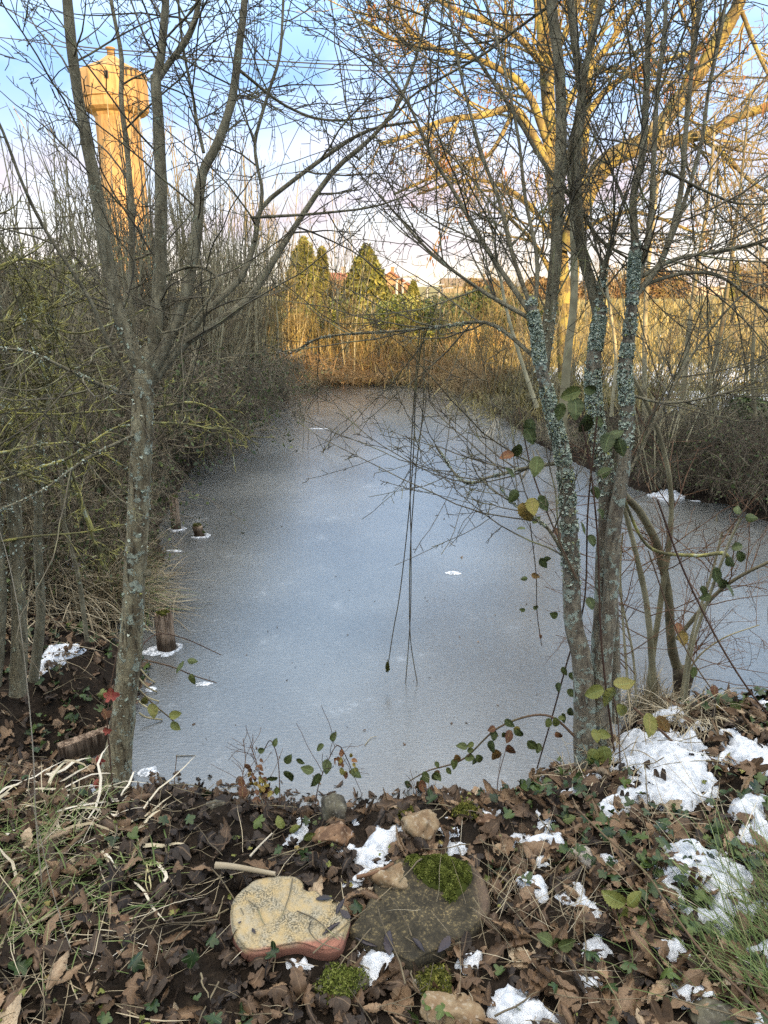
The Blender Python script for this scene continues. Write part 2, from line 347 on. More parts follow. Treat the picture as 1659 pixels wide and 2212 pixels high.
# soil
m = M('soil', .95, .15); n1 = m.noise(9, 6, .65); n2 = m.noise(60, 4, .7); c = m.ramp(m.math('ADD', m.math('MULTIPLY', n1, .6), m.math('MULTIPLY', n2, .4)), [(.3, (.006, .005, .004)), (.5, (.018, .013, .009)), (.68, (.055, .04, .028))])
yy = m.sepz('Object', 'Y'); g = m.ramp(m.noise(.9, 6, .7), [(.3, (.12, .14, .045)), (.5, (.24, .20, .08)), (.7, (.40, .31, .14))])
c = m.mix(m.thr(yy, 15.8, 17.5), c, g); m.set('Base Color', c); m.bump(n2, .8, .02); MAT['soil'] = m.m
# ice
m = M('ice', .3, .9)
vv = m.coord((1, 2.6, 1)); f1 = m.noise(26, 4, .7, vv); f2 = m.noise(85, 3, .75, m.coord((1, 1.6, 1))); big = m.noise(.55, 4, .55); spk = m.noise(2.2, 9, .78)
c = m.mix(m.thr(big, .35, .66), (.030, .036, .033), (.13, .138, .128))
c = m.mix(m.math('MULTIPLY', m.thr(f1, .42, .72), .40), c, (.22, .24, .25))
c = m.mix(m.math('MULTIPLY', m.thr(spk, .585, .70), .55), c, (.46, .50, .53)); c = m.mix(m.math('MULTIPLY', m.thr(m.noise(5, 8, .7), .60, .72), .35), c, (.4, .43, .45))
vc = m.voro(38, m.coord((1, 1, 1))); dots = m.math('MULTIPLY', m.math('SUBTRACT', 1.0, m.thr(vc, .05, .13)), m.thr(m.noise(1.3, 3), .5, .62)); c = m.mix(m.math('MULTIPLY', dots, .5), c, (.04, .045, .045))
m.set('Base Color', c); m.b.inputs['Coat Weight'].default_value = 1.0; m.b.inputs['Coat IOR'].default_value = 1.95; m.b.inputs['Coat Roughness'].default_value = .20; m.b.inputs['IOR'].default_value = 1.6; m.set('Roughness', m.math('ADD', .16, m.math('MULTIPLY', m.thr(m.sepz('Object', 'Y'), 14.2, 9.0), .15)))
m.bump(m.math('ADD', m.math('MULTIPLY', f1, 1.0), m.math('MULTIPLY', f2, .6)), .8, .022); cb = m.n.new('ShaderNodeBump'); cb.inputs['Strength'].default_value = .09; cb.inputs['Distance'].default_value = .012; m.l.new(m.math('ADD', f1, m.math('MULTIPLY', f2, .5)), cb.inputs['Height']); m.l.new(cb.outputs[0], m.b.inputs['Coat Normal']); m.set('Coat Roughness', m.math('ADD', .10, m.math('MULTIPLY', m.thr(m.sepz('Object', 'Y'), 14.0, 11.0), .10))); MAT['ice'] = m.m
m = M('ice_rim', .6, .4); m.set('Base Color', m.mix(m.thr(m.noise(60, 5, .75), .42, .60), (.25, .28, .31), (.78, .82, .87))); m.bump(m.noise(90, 3), .8, .006); MAT['ice_rim'] = m.m
# ================================================================ GROUND, ICE
def gspace(segs):
    out = []
    for a, b, n in segs: out.append(np.linspace(a, b, n, endpoint=False))
    return np.concatenate(out + [np.array([segs[-1][1]])])
xs = gspace([(-900, -60, 8), (-60, -14, 16), (-14, -3.2, 60), (-3.2, 3.2, 230), (3.2, 14, 60), (14, 60, 16), (60, 900, 8)])
ys = gspace([(-40, .7, 16), (.7, 3.4, 120), (3.4, 20, 110), (20, 60, 40), (60, 300, 16), (300, 1500, 8)])
gx, gy = np.meshgrid(xs, ys); gz = H(gx, gy)
nx, ny = len(xs), len(ys); I = (np.arange(ny - 1)[:, None] * nx + np.arange(nx - 1)[None]).ravel()
gr = mk('ground', np.stack([gx.ravel(), gy.ravel(), gz.ravel()], 1), np.stack([I, I + 1, I + nx + 1, I + nx], 1), MAT['soil'])
tag(gr, 'dark soil banks round the pond running into rough golden field', kind='structure')
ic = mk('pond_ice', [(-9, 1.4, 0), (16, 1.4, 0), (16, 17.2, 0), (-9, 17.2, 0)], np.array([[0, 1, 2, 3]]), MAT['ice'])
tag(ic, 'grey blue frosted ice sheet covering the pond', kind='structure')

# ================================================================ leaf cloud helper: small faces on a surface
def face_cloud(P, size, nr=None, spread=1.0, aspect=.6):
    n = len(P); d = rng.normal(size=(n, 3)) * spread
    if nr is not None: d = d + nr
    d = nrm(d); a = nrm(np.cross(d, rng.normal(size=(n, 3)))); b = np.cross(d, a)
    s = (size * rng.uniform(.6, 1.3, n))[:, None]
    V = np.stack([P - a * s, P + b * s * aspect + d * s * .2, P + a * s, P - b * s * aspect + d * s * .2], 1)
    return V.reshape(-1, 3), np.arange(n * 4).reshape(n, 4)
# ---- unseen hedge added behind the camera, its height set to shade the pond
def add_shade_hedge(name, x0, x1, h, label):
    n = int((x1 - x0) * 260); x = rng.uniform(x0, x1, n); top = h + (fbm(x * .5, x * 0, 31) - .5) * 1.4
    z = rng.uniform(0, 1, n) ** .7 * top; y = -8 + rng.normal(0, .55, n)
    V, F = face_cloud(np.stack([x, y, z], 1), .42)
    o = thing(name, ((x0 + x1) / 2, -8, 0), label, 'hedge')
    mk('foliage', V - np.array(o.location), F, MAT['foliage'], o, attrs={'rnd': np.repeat(rng.uniform(0, 1, n), 4)})
    xc = np.linspace(x0, x1, 40); hc = h + (fbm(xc * .5, xc * 0, 31) - .5) * 1.4 - .3
    V = np.concatenate([np.stack([xc, xc * 0 - 8.3, xc * 0], 1), np.stack([xc, xc * 0 - 8.3, hc], 1), np.stack([xc, xc * 0 - 7.7, hc], 1), np.stack([xc, xc * 0 - 7.7, xc * 0], 1)])
    i = np.arange(39); F = np.concatenate([np.stack([i + a * 40, i + 1 + a * 40, i + 1 + (a + 1) * 40, i + (a + 1) * 40], 1) for a in range(3)])
    mk('shade_core', V - np.array(o.location), F, MAT['foliage'], o, smooth=False)
add_shade_hedge('unseen_shade_hedge', -14, 10.8, 7.0, 'tall unseen hedge added behind the viewpoint to shade the pond')
add_shade_hedge('unseen_shade_hedge', 10.8, 40, 4.6, 'lower unseen hedge added for shade behind the viewpoint, right of the tall one')

# ================================================================ WATER TOWER
def lathe(prof, k, flute=0.0):
    V = []; a = (np.arange(k) + .5) / k * 2 * np.pi
    for r, z in prof:
        rr = r * (1 + flute * (np.arange(k) % 2)); V.append(np.stack([rr * np.cos(a), rr * np.sin(a), np.full(k, z)], 1))
    i = np.arange(len(prof) - 1)[:, None] * k; j = np.arange(k)[None]
    F = np.stack([i + j, i + (j + 1) % k, i + k + (j + 1) % k, i + k + j], -1).reshape(-1, 4)
    return np.concatenate(V), F
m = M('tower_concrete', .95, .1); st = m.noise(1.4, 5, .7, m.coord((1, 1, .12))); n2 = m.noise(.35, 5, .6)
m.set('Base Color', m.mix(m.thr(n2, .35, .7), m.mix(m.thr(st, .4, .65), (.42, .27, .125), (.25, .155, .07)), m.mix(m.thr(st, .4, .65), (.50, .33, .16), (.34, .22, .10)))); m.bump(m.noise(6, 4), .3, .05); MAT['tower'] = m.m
MAT['dark'] = simple('dark_metal', [(.3, (.03, .03, .035)), (.7, (.06, .06, .06))], 3)
MAT['metal'] = simple('painted_metal', [(.3, (.30, .30, .29)), (.7, (.42, .42, .4))], 3)
TY = 100.0; tc, ts = W(258, 300, TY); tz = lambda py: W(258, py, TY)[0][2]
tw = thing('water_tower', (tc[0], TY, 0), 'tall concrete water tower with faceted wide tank, glowing orange in low sun', 'water tower')
r = lambda p: p * ts
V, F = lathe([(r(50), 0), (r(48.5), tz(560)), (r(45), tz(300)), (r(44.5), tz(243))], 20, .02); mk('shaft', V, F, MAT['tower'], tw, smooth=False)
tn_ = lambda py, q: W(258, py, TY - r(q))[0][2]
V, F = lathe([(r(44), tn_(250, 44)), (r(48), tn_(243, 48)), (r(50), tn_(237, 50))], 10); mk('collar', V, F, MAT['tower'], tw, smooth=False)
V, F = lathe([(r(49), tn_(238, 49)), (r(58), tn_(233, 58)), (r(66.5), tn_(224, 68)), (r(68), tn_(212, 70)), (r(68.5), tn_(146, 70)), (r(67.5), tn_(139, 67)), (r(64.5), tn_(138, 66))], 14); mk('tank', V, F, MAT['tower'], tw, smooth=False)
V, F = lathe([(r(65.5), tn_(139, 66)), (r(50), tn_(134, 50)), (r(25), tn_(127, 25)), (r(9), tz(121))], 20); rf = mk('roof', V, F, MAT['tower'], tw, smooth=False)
V, F = lathe([(r(7.5), tz(119)), (r(7.5), tz(106)), (r(10), tz(105.5)), (r(10), tz(103)), (r(1), tz(101))], 10); mk('lantern', V, F, MAT['tower'], rf)
b = Bag()
for px, py, hh in [(283, 146, 4), (291, 148, 6), (299, 147, 5), (306, 146, 6)]:
    p, _ = W(px, py, TY - r(66)); xx = (p[0] - tc[0] * (TY - r(66)) / TY); yy = -math.sqrt(max(.1, r(69) ** 2 - xx ** 2)) - .05
    V, F = tubes(np.array([[[xx, yy, p[2] - .5], [xx, yy, p[2] + hh * ts]]]), np.full((1, 2), .09), 4); b.add(V, F)
    V, F = tubes(np.array([[[xx - .3, yy - .05, p[2] + .2], [xx + .35, yy - .05, p[2] + .25]]]), np.full((1, 2), .08), 4); b.add(V, F)
b.build('antenna_rack', MAT['dark'], tw)
b = Bag(); zc = tn_(168, 70); V = np.array([[-.25, 0, 0], [.25, 0, 0], [.25, 0, .8], [-.25, 0, .8]]) + np.array([r(10), -r(69.5), zc]); b.add(V, np.array([[0, 1, 2, 3]])); b.build('hatch', MAT['dark'], tw)
b = Bag(); a1 = np.linspace(-2.6, -.5, 14); V, F = tubes(np.stack([np.cos(a1) * r(68.3), np.sin(a1) * r(68.3), np.full(14, tn_(200, 70))], 1)[None], np.full((1, 14), .12), 4); b.add(V, F); b.build('tank_ring', MAT['tower'], tw)
# ================================================================ WIRES
for k, (pts, yy, rad) in enumerate([([(-60, -25), (90, 62), (170, 100), (420, 118), (700, 138), (1100, 150), (1800, 172)], 45, .035), ([(-60, 75), (60, 88), (180, 108), (400, 128), (830, 155), (1250, 166), (1800, 170)], 50, .03),
        ([(200, 150), (420, 186), (620, 240), (830, 305), (900, 330)], 60, .03), ([(180, 130), (420, 170), (640, 228), (860, 300)], 62, .03), ([(1150, 372), (1400, 376), (1800, 380)], 45, .022), ([(900, 492), (1300, 462), (1800, 440)], 50, .02)]):
    P = smooth_poly([W(a, b2, yy)[0] for a, b2 in pts], 30); V, F = tubes(P[None], np.full((1, 30), rad), 5); c0 = P[15]
    tag(mk('overhead_wire', V, F, MAT['dark']), ['overhead wire, thickest, slanting down from the top left corner', 'overhead wire passing just under the tank roof of the tower', 'thin overhead wire falling right from the tower, lower of two',
        'thin overhead wire falling right from the tower, upper of two', 'level wire crossing the big golden tree branches', 'level low wire above the far field on the right'][k], 'wire')
# ================================================================ FAR BACKDROP: hedges, conifers, houses, lamps
def crown_mass(name, cx, cy, w, h, d, n, size, mat, label, cat, group=None, z0=None, lump=1.0, dry=False):
    """irregular mound of leaf faces, with a few stems"""
    z0 = hz(cx, cy) - .05 if z0 is None else z0
    o = thing(name, (cx, cy, z0), label, cat, group)
    k = max(5, int(w / max(h, .5) * 4)); lx = rng.uniform(-w / 2 * .85, w / 2 * .85, k); lh = h * (1 - .35 * np.abs(lx / (w / 2)) ** 2) * rng.uniform(.7, 1.0, k); lr = rng.uniform(.22, .42, k) * h * lump
    j = rng.integers(0, k, n); u = nrm(rng.normal(size=(n, 3))); rr = rng.uniform(.72, 1.05, n) ** .6
    lz = np.where(rng.uniform(size=n) < .55, lh[j] - lr[j], rng.uniform(0, 1, n) * np.maximum(lh[j] - lr[j], .05))
    P = np.stack([lx[j] + u[:, 0] * lr[j] * rr * 1.2, u[:, 1] * d / 2 * rr, np.maximum(lz + u[:, 2] * lr[j] * rr, .02)], 1)
    V, F = face_cloud(P, size, u, .9); mk('foliage', V, F, mat, o, smooth=False, attrs={'rnd': np.repeat(np.clip(rng.normal(.5, .25, n) + u[:, 2] * .1, 0, 1), 4)})
    ns = k * 3; base = np.stack([rng.uniform(-w / 2, w / 2, ns) * .8, rng.normal(0, d / 6, ns), np.zeros(ns)], 1)
    tt = np.linspace(0, 1, 5)[None, :, None]; P = base[:, None] + tt * np.stack([rng.normal(0, .15 * h, ns), rng.normal(0, .1, ns), rng.uniform(.6, .95, ns) * h], 1)[:, None] + rng.normal(0, .02 * h, (ns, 5, 3)) * tt
    V, F = tubes(P, np.full((ns, 5), .012 * h), 4); mk('stems', V, F, MAT['stem_thicket'], o)
    return o
def conifer(px, py_top, py_base, wpx, y, label, seed=0):
    p, s = W(px, py_top, y); top = p[2]; bz = .3; h = top - bz; hw = wpx / 2 * s
    o = thing('conifer_tree', (p[0], y, bz), label, 'tree', 'conifers beyond the pond')
    P = np.array([[[0, 0, 0], [0, 0, h * .5], [0.02, 0, h * .98]]]); V, F = tubes(P, np.array([[hw * .12, hw * .07, .02]]), 7); mk('trunk', V, F, MAT['stem_thicket'], o)
    nb = 420; t = rng.uniform(0.02, 1, nb) ** .8; az = rng.uniform(0, 2 * np.pi, nb); Lb = hw * (1 - t) ** .62 * rng.uniform(.75, 1.12, nb) + .05
    per = 34; q = rng.uniform(.25, 1, (nb, per)); rad = Lb[:, None] * q; zz = t[:, None] * h + rad * .30 - rad * q * .25 + rng.normal(0, .10, (nb, per))
    a2 = az[:, None] + rng.normal(0, .16, (nb, per)) / np.maximum(q, .3)
    Pp = np.stack([np.cos(a2) * rad, np.sin(a2) * rad, zz], -1).reshape(-1, 3)
    out = np.stack([np.cos(a2), np.sin(a2), np.full_like(a2, .6)], -1).reshape(-1, 3)
    V, F = face_cloud(Pp, .15, out * .5, .8, .4); mk('crown', V, F, MAT['foliage_conifer'], o, smooth=False, attrs={'rnd': np.repeat(np.clip(rng.normal(.45, .25, nb * per), 0, 1), 4)})
conifer(655, 528, 700, 125, 30, 'tall golden green conifer beyond the far shore, left of the others')
conifer(695, 548, 700, 46, 31, 'slim conifer close beside the tallest golden conifer')
conifer(790, 545, 700, 150, 30, 'broad green conifer beyond the far shore, right of the pair')
conifer(893, 612, 650, 34, 60, 'tiny distant conifer just left of the far lamp posts')
conifer(1590, 575, 650, 40, 55, 'small distant conifer above the field at far right')
# houses
def house(px, py, y, w, d, hw, hr, rz, cw, cr, label):
    p, s = W(px, py, y); o = thing('house', (p[0], y, .3), label, 'house'); o.rotation_euler = (0, 0, rz)
    mw = simple('house_wall', [(.3, cw), (.7, tuple(c * .8 for c in cw))], 2); mr = simple('house_roof', [(.3, cr), (.7, tuple(c * .7 for c in cr))], 3)
    V = np.array([[-w/2,-d/2,0],[w/2,-d/2,0],[w/2,d/2,0],[-w/2,d/2,0],[-w/2,-d/2,hw],[w/2,-d/2,hw],[w/2,d/2,hw],[-w/2,d/2,hw],[-w/2,0,hr-.08],[w/2,0,hr-.08]])
    mk('wall', V, [np.array([[0,1,5,4],[2,3,7,6]]), np.array([[1,2,6],[1,6,9],[1,9,5],[3,0,4],[3,4,8],[3,8,7]])], mw, o, smooth=False)
    e = .35; V = np.array([[-w/2-e,-d/2-e,hw-.3],[w/2+e,-d/2-e,hw-.3],[w/2+e,0,hr],[-w/2-e,0,hr],[-w/2-e,d/2+e,hw-.3],[w/2+e,d/2+e,hw-.3]]); V2 = V + np.array([0, 0, .18])
    rfo = mk('roof', np.concatenate([V, V2]), np.array([[0,1,2,3],[3,2,5,4],[6,7,8,9],[9,8,11,10],[0,1,7,6],[4,5,11,10],[0,3,9,6],[3,4,10,9],[1,2,8,7],[2,5,11,8]]), mr, o, smooth=False)
    V, F = lathe([(.4, hr - .6), (.4, hr + .9), (.5, hr + 1.0)], 4); mk('chimney', V + np.array([w * .3, 0, 0]), F, mw, rfo, smooth=False)
    for k in range(3):
        c = -w * .3 + k * w * .3; V = np.array([[c-.5,-d/2-.03,1.2],[c+.5,-d/2-.03,1.2],[c+.5,-d/2-.03,2.3],[c-.5,-d/2-.03,2.3]]); mk('window', V, np.array([[0,1,2,3]]), MAT['dark'], o)
house(846, 640, 130, 5, 6, 2.0, 3.9, R(84), (.42, .27, .15), (.30, .14, .08), 'brown gabled house by the lamp posts beyond the far shore')
house(1010, 640, 170, 12, 8, 1.8, 3.2, 0, (.36, .30, .22), (.24, .18, .12), 'low house with long roof behind the dark hedge')
house(1530, 636, 130, 20, 8, 1.8, 3.1, R(5), (.5, .42, .33), (.50, .48, .50), 'long pale roofed house at the far edge of the field')
house(712, 640, 110, 7, 7, 1.8, 3.4, R(10), (.55, .50, .44), (.40, .17, .11), 'pale house with red roof glimpsed between the conifers')
for k, (px, pyt, y) in enumerate([(857, 605, 48), (870, 612, 60), (923, 622, 62), (948, 628, 70)]):
    p, s = W(px, pyt, y); o = thing('street_lamp', (p[0], y, .2), ['street lamp nearest the brown gabled house', 'street lamp with long arm over the hedge top', 'street lamp in the middle of the far row', 'smallest street lamp at the right end of the far row'][k], 'street lamp', 'far street lamps')
    V, F = tubes(np.array([[[0, 0, 0], [0, 0, p[2] * .5], [0, 0, p[2]-.2]]]), np.array([[.13, .1, .08]]), 6); mk('pole', V, F, MAT['metal'], o)
    V, F = tubes(np.array([[[0, 0, p[2] - .2], [.5, 0, p[2]], [1.4, 0, p[2] + .05]]]), np.array([[.06, .06, .1]]), 5); mk('lamp_arm', V, F, MAT['metal'], o)
# distant hedgerows
for k, (px0, px1, y, h, lab) in enumerate([(-500, 250, 70, 5.0, 'dark distant tree line behind the left thicket'), (930, 1300, 85, 3.0, 'brown distant hedgerow behind the right foreground trees'), (1280, 1500, 95, 4.0, 'low distant hedgerow left of the long pale roofed house'),
        (1560, 2000, 90, 6.0, 'distant hedgerow at the right edge of the picture'), (560, 900, 100, 2.6, 'distant hedgerow behind the conifers'), (1200, 2000, 150, 7.0, 'farthest tree line along the right horizon')]):
    a, _ = W(px0, 620, y); b_, _ = W(px1, 620, y)
    crown_mass('distant_hedgerow', (a[0] + b_[0]) / 2, y, b_[0] - a[0], h, 3, 14000, .20, MAT['foliage_dry'] if k != 0 else MAT['foliage'], lab, 'hedge', z0=.2, lump=.9)
# far shore: ivy bank and bushes
def bush_px(name, px, py_top, wpx, y, n, size, mat, label, cat, d=1.6, lump=1.0):
    p, s = W(px, py_top, y); z0 = hz(p[0], y) - .05
    return crown_mass(name, p[0], y, wpx * s, p[2] - z0, d, n, size, mat, label, cat, z0=z0, lump=lump)
bush_px('ivy_bush', 745, 606, 250, 17.6, 24000, .038, MAT['foliage_ivy_far'], 'sunlit ivy covered bush above the far shore reeds', 'bush', 1.8)
bush_px('ivy_bush', 850, 628, 170, 17.2, 14000, .038, MAT['foliage_ivy_far'], 'bright green ivy mound right of the tall sunlit stems', 'bush', 1.5)
bush_px('ivy_bush', 640, 640, 190, 19.5, 8000, .045, MAT['foliage_dry'], 'brown leafed bush under the tall conifers', 'bush', 1.5)
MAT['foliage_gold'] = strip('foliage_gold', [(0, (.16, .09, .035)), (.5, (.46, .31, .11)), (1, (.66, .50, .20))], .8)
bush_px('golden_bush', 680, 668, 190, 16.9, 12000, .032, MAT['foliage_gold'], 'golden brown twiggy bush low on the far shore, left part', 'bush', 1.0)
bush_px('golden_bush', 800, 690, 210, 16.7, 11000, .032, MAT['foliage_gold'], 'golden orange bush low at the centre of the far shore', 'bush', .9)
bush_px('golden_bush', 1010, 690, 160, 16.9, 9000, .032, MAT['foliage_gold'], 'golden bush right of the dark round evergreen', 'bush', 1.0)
bush_px('evergreen_bush', 940, 632, 110, 17.3, 8000, .04, MAT['foliage'], 'dark round evergreen bush at the right end of the far shore', 'bush', 1.5)
bush_px('evergreen_bush', 1060, 612, 240, 20.5, 9000, .06, MAT['foliage'], 'large dark evergreen bush behind the right foreground trunk', 'bush', 2)
bush_px('evergreen_bush', 150, 560, 260, 9.0, 9000, .04, MAT['foliage'], 'dark evergreen bush beyond the left trunk below the tower', 'bush', 1.6)
bush_px('evergreen_bush', 20, 590, 200, 8.0, 6000, .04, MAT['foliage'], 'dark evergreen bush at the left edge of the picture', 'bush', 1.4)
bush_px('evergreen_bush', 330, 600, 150, 11.0, 6000, .04, MAT['foliage'], 'dark evergreen bush in front of the tower foot', 'bush', 1.4)
bush_px('evergreen_bush', 1700, 840, 160, 8.5, 4000, .035, MAT['foliage'], 'dark evergreen bush at the right edge above the ice', 'bush', 1.2)
# ================================================================ SHRUBS (shared meshes, one thing each)
def make_shrub(label, group, nst, h, spread, sr, mat_s, mat_t, tw=(12, 3), up=.05, curve=.05, name='bare_shrub', lean=(0, 0)):
    o = thing(name, (0, 0, 0), label, 'shrub', group)
    n = 10; az = rng.uniform(0, 2 * np.pi, nst); til = np.abs(rng.normal(0, spread, nst)) + .03
    d = nrm(np.stack([np.cos(az) * til + lean[0], np.sin(az) * til + lean[1], np.ones(nst)], 1)); ln = h * rng.uniform(.55, 1.05, nst)
    P = [np.stack([rng.normal(0, .13, nst), rng.normal(0, .13, nst), np.full(nst, -.05)], 1)]
    for i in range(n - 1): d = nrm(d + rng.normal(0, curve, (nst, 3)) + np.array([0, 0, up])); P.append(P[-1] + d * (ln / (n - 1))[:, None])
    P = np.stack(P, 1); r0 = sr * rng.uniform(.5, 1.2, nst); Rr = r0[:, None] * np.linspace(1, .22, n) + .001
    V, F = tubes(P, Rr, 5); mk('stems', V, F, mat_s, o)
    P1, R1 = grow(P, Rr, tw[0], (.2, 1), (.35 * h / 2.5, .9 * h / 2.5), (20, 50), .6, .007, .003, 6, .10, .07)
    P2, R2 = grow(P1, R1, tw[1], (.2, 1), (.1, .32), (25, 55), .7, .0035, .0025, 4, .10, .03)
    V1, F1 = tubes(P1, R1, 3); V2, F2 = tubes(P2, R2, 3); b = Bag(); b.add(V1, F1); b.add(V2, F2); tag(b.build('twigs', mat_t, o), kind='stuff')
    return o
GL = 'bare shrubs of the left bank thicket'; LL = 'bare grey stemmed shrub in the thicket along the left bank'
protoA = [make_shrub(LL, GL, 15, 3.1, .20, .017, MAT['stem_thicket'], MAT['twig_thicket'], (8, 2)) for _ in range(3)]
protoB = [make_shrub('tangled bare bush with lichened twigs low on the left bank', 'tangled bushes of the left bank', 16, 2.0, .55, .013, MAT['twig_thicket'], MAT['twig_thicket'], (11, 4), up=.0, curve=.13) for _ in range(3)]
def place(protos, used, x, y, sc, label=None, group=None, z=None, rz=None):
    i = int(rng.integers(0, len(protos))); o = protos[i]
    if o.name in used: o = copy_tree(o)
    used.add(o.name); o.location = (x, y, (max(0, hz(x, y)) if z is None else z)); o.scale = (sc, sc, sc * rng.uniform(.9, 1.1)); o.rotation_euler = (0, 0, rng.uniform(0, 6.28) if rz is None else rz)
    if label: o['label'] = label
    if group: o['group'] = group
    return o
used = set()
def on_px(px, py): p = ground_px(px, py); return p[0], p[1]
for px, py, sc in [(560, 850, .95), (520, 868, 1.0), (480, 880, 1.05), (440, 900, 1.1), (500, 905, .8), (400, 905, 1.1), (350, 900, 1.05), (450, 940, .85), (300, 905, 1.0), (540, 838, 1.05), (230, 900, 1.05), (380, 960, .8), (330, 990, .75), (160, 900, 1.0), (80, 890, 1.05), (0, 900, 1.0), (-80, 900, 1.),
                   (460, 850, 1.15), (420, 845, 1.2), (360, 850, 1.2), (300, 850, 1.15), (270, 980, .75), (180, 1000, .7), (90, 1010, .75), (-20, 1000, .75), (500, 830, 1.2), (545, 822, 1.15)]:
    x, y = on_px(px, py); place(protoA, used, x, y, sc)
for px, py, sc in [(300, 1010, .8), (230, 1060, .75), (160, 1080, .75), (80, 1080, .8), (0, 1080, .85), (250, 1080, .45), (220, 1130, .42), (190, 1160, .58), (100, 1170, .6), (20, 1180, .62), (-40, 1200, .65), (340, 1010, .45), (390, 965, .45), (450, 950, .55), (230, 1230, .42), (120, 1260, .42), (30, 1270, .5), (-60, 1300, .5), (180, 1100, .85), (60, 1020, 1.0), (130, 990, 1.0), (0, 980, 1.1), (250, 990, .9)]:
    x, y = on_px(px, py); place(protoB, used, x, y, sc)
# right side shrubs
protoC = [make_shrub('bare slender shrub of the right bank among snow', 'bare shrubs of the right bank', 8, 2.8, .26, .012, MAT['stem_thicket'], MAT['twig_thicket'], (13, 4), curve=.07) for _ in range(2)]
used2 = set()
for px, py, sc in [(1060, 868, .8), (1110, 900, .75), (1150, 880, .8), (1020, 850, .8), (1200, 940, .7), (1300, 880, .8), (1420, 880, .8), (1540, 890, .8), (1640, 900, .85), (1420, 1045, .7), (1520, 985, .7), (1330, 1020, .5), (1700, 1000, .8)]:
    x, y = on_px(px, py); place(protoC, used2, x, y, sc)
# bramble mounds
def make_bramble(label, group, n, w, h, mats, matl, nl=300):
    o = thing('bramble_bush', (0, 0, 0), label, 'bush', group); m_ = 8
    a = rng.uniform(0, 2 * np.pi, n); rr = np.sqrt(rng.uniform(0, 1, n)) * w * .4; st = np.stack([np.cos(a) * rr, np.sin(a) * rr, np.zeros(n)], 1)
    a2 = rng.uniform(0, 2 * np.pi, n); L = rng.uniform(.35, 1.0, n) * w * .75; hh = rng.uniform(.35, 1.05, n) * h; t = np.linspace(0, 1, m_)
    P = st[:, None] + np.stack([np.cos(a2)[:, None] * L[:, None] * t, np.sin(a2)[:, None] * L[:, None] * t, hh[:, None] * np.sin(t * 2.7) * 1.0], -1) + np.cumsum(rng.normal(0, .018 * w, (n, m_, 3)), 1) * t[None, :, None]
    Rr = rng.uniform(.0018, .0042, n)[:, None] * np.linspace(1, .4, m_)
    P1, R1 = grow(P, Rr, 5, (.15, 1), (.12, .45), (30, 80), .7, .0025, .0013, 5, .2, 0)
    b = Bag(); V, F = tubes(P, Rr, 4); b.add(V, F); V, F = tubes(P1, R1, 3); b.add(V, F); b.build('canes', mats, o)
    k = rng.integers(0, n, nl); q = rng.integers(2, m_, nl); Pl = P[k, q] + rng.normal(0, .03, (nl, 3)); V, F = face_cloud(Pl, .022, None, 1); mk('leaves', V, F, matl, o, attrs={'rnd': np.repeat(rng.uniform(0, 1, nl), 4)})
    return o
pb = [make_bramble('low tangled bramble bush overhanging the ice on the left', 'brambles of the left bank', 120, 1.5, .85, MAT['twig_shade'], MAT['foliage'], 700) for _ in range(3)]
ub = set()
for px, py, sc in [(560, 880, 1.0), (520, 915, .9), (480, 950, .9), (440, 985, .85), (380, 1005, .5), (320, 1070, .38), (280, 1110, .36), (260, 1150, .34), (600, 855, 1.), (240, 1060, .6), (210, 1100, .5), (190, 1130, .8), (120, 1130, .8), (50, 1140, .85), (-20, 1130, .9), (240, 1200, .4), (180, 1220, .6), (90, 1240, .6), (10, 1240, .7), (350, 1000, 1.0), (280, 1000, 1.1), (200, 1010, 1.1), (120, 1010, 1.1), (30, 1020, 1.1), (-60, 1050, 1.1), (430, 930, 1.1), (360, 940, 1.1), (500, 885, 1.1), (280, 930, 1.2), (180, 930, 1.2), (60, 940, 1.2)]:
    x, y = on_px(px, py); place(pb, ub, x, y, sc)
pr = [make_bramble('dark tangled bramble bush on the snowy right bank', 'brambles of the right bank', 150, 1.5, .7, MAT['twig_shade'], MAT['foliage'], 500) for _ in range(2)]
ur = set()
for px, py, sc in [(1440, 1045, .45), (1520, 1050, .55), (1580, 1060, .6), (1640, 1080, .65), (1700, 1090, .7), (1480, 1000, .55), (1560, 1000, .6), (1640, 1010, .65), (1720, 1030, .7), (1340, 1010, .35), (1380, 990, .45), (1600, 950, .55), (1680, 960, .6), (1180, 950, .4), (1120, 920, .4), (1230, 970, .4), (1080, 890, .4), (1300, 960, .45), (1420, 950, .45), (1500, 960, .5)]:
    x, y = on_px(px, py); place(pr, ur, x, y, sc)
pf = [make_bramble('reddish bramble and reed tangle along the far shore', 'tangles of the far shore', 110, 1.5, .34, MAT['twig_rust'], MAT['foliage_dry'], 200) for _ in range(2)]
uf = set()
for px, py, sc in [(640, 828, 1.), (690, 822, 1.), (740, 822, .9), (790, 822, 1.), (840, 824, 1.), (890, 824, .9), (940, 828, .9), (990, 838, .9), (1040, 856, .8), (700, 815, 1.0), (800, 815, 1.0), (900, 815, 1.0), (980, 818, 1.0), (1060, 830, 1.0), (620, 818, 1.0)]:
    x, y = on_px(px, py); place(pf, uf, x, y, sc)
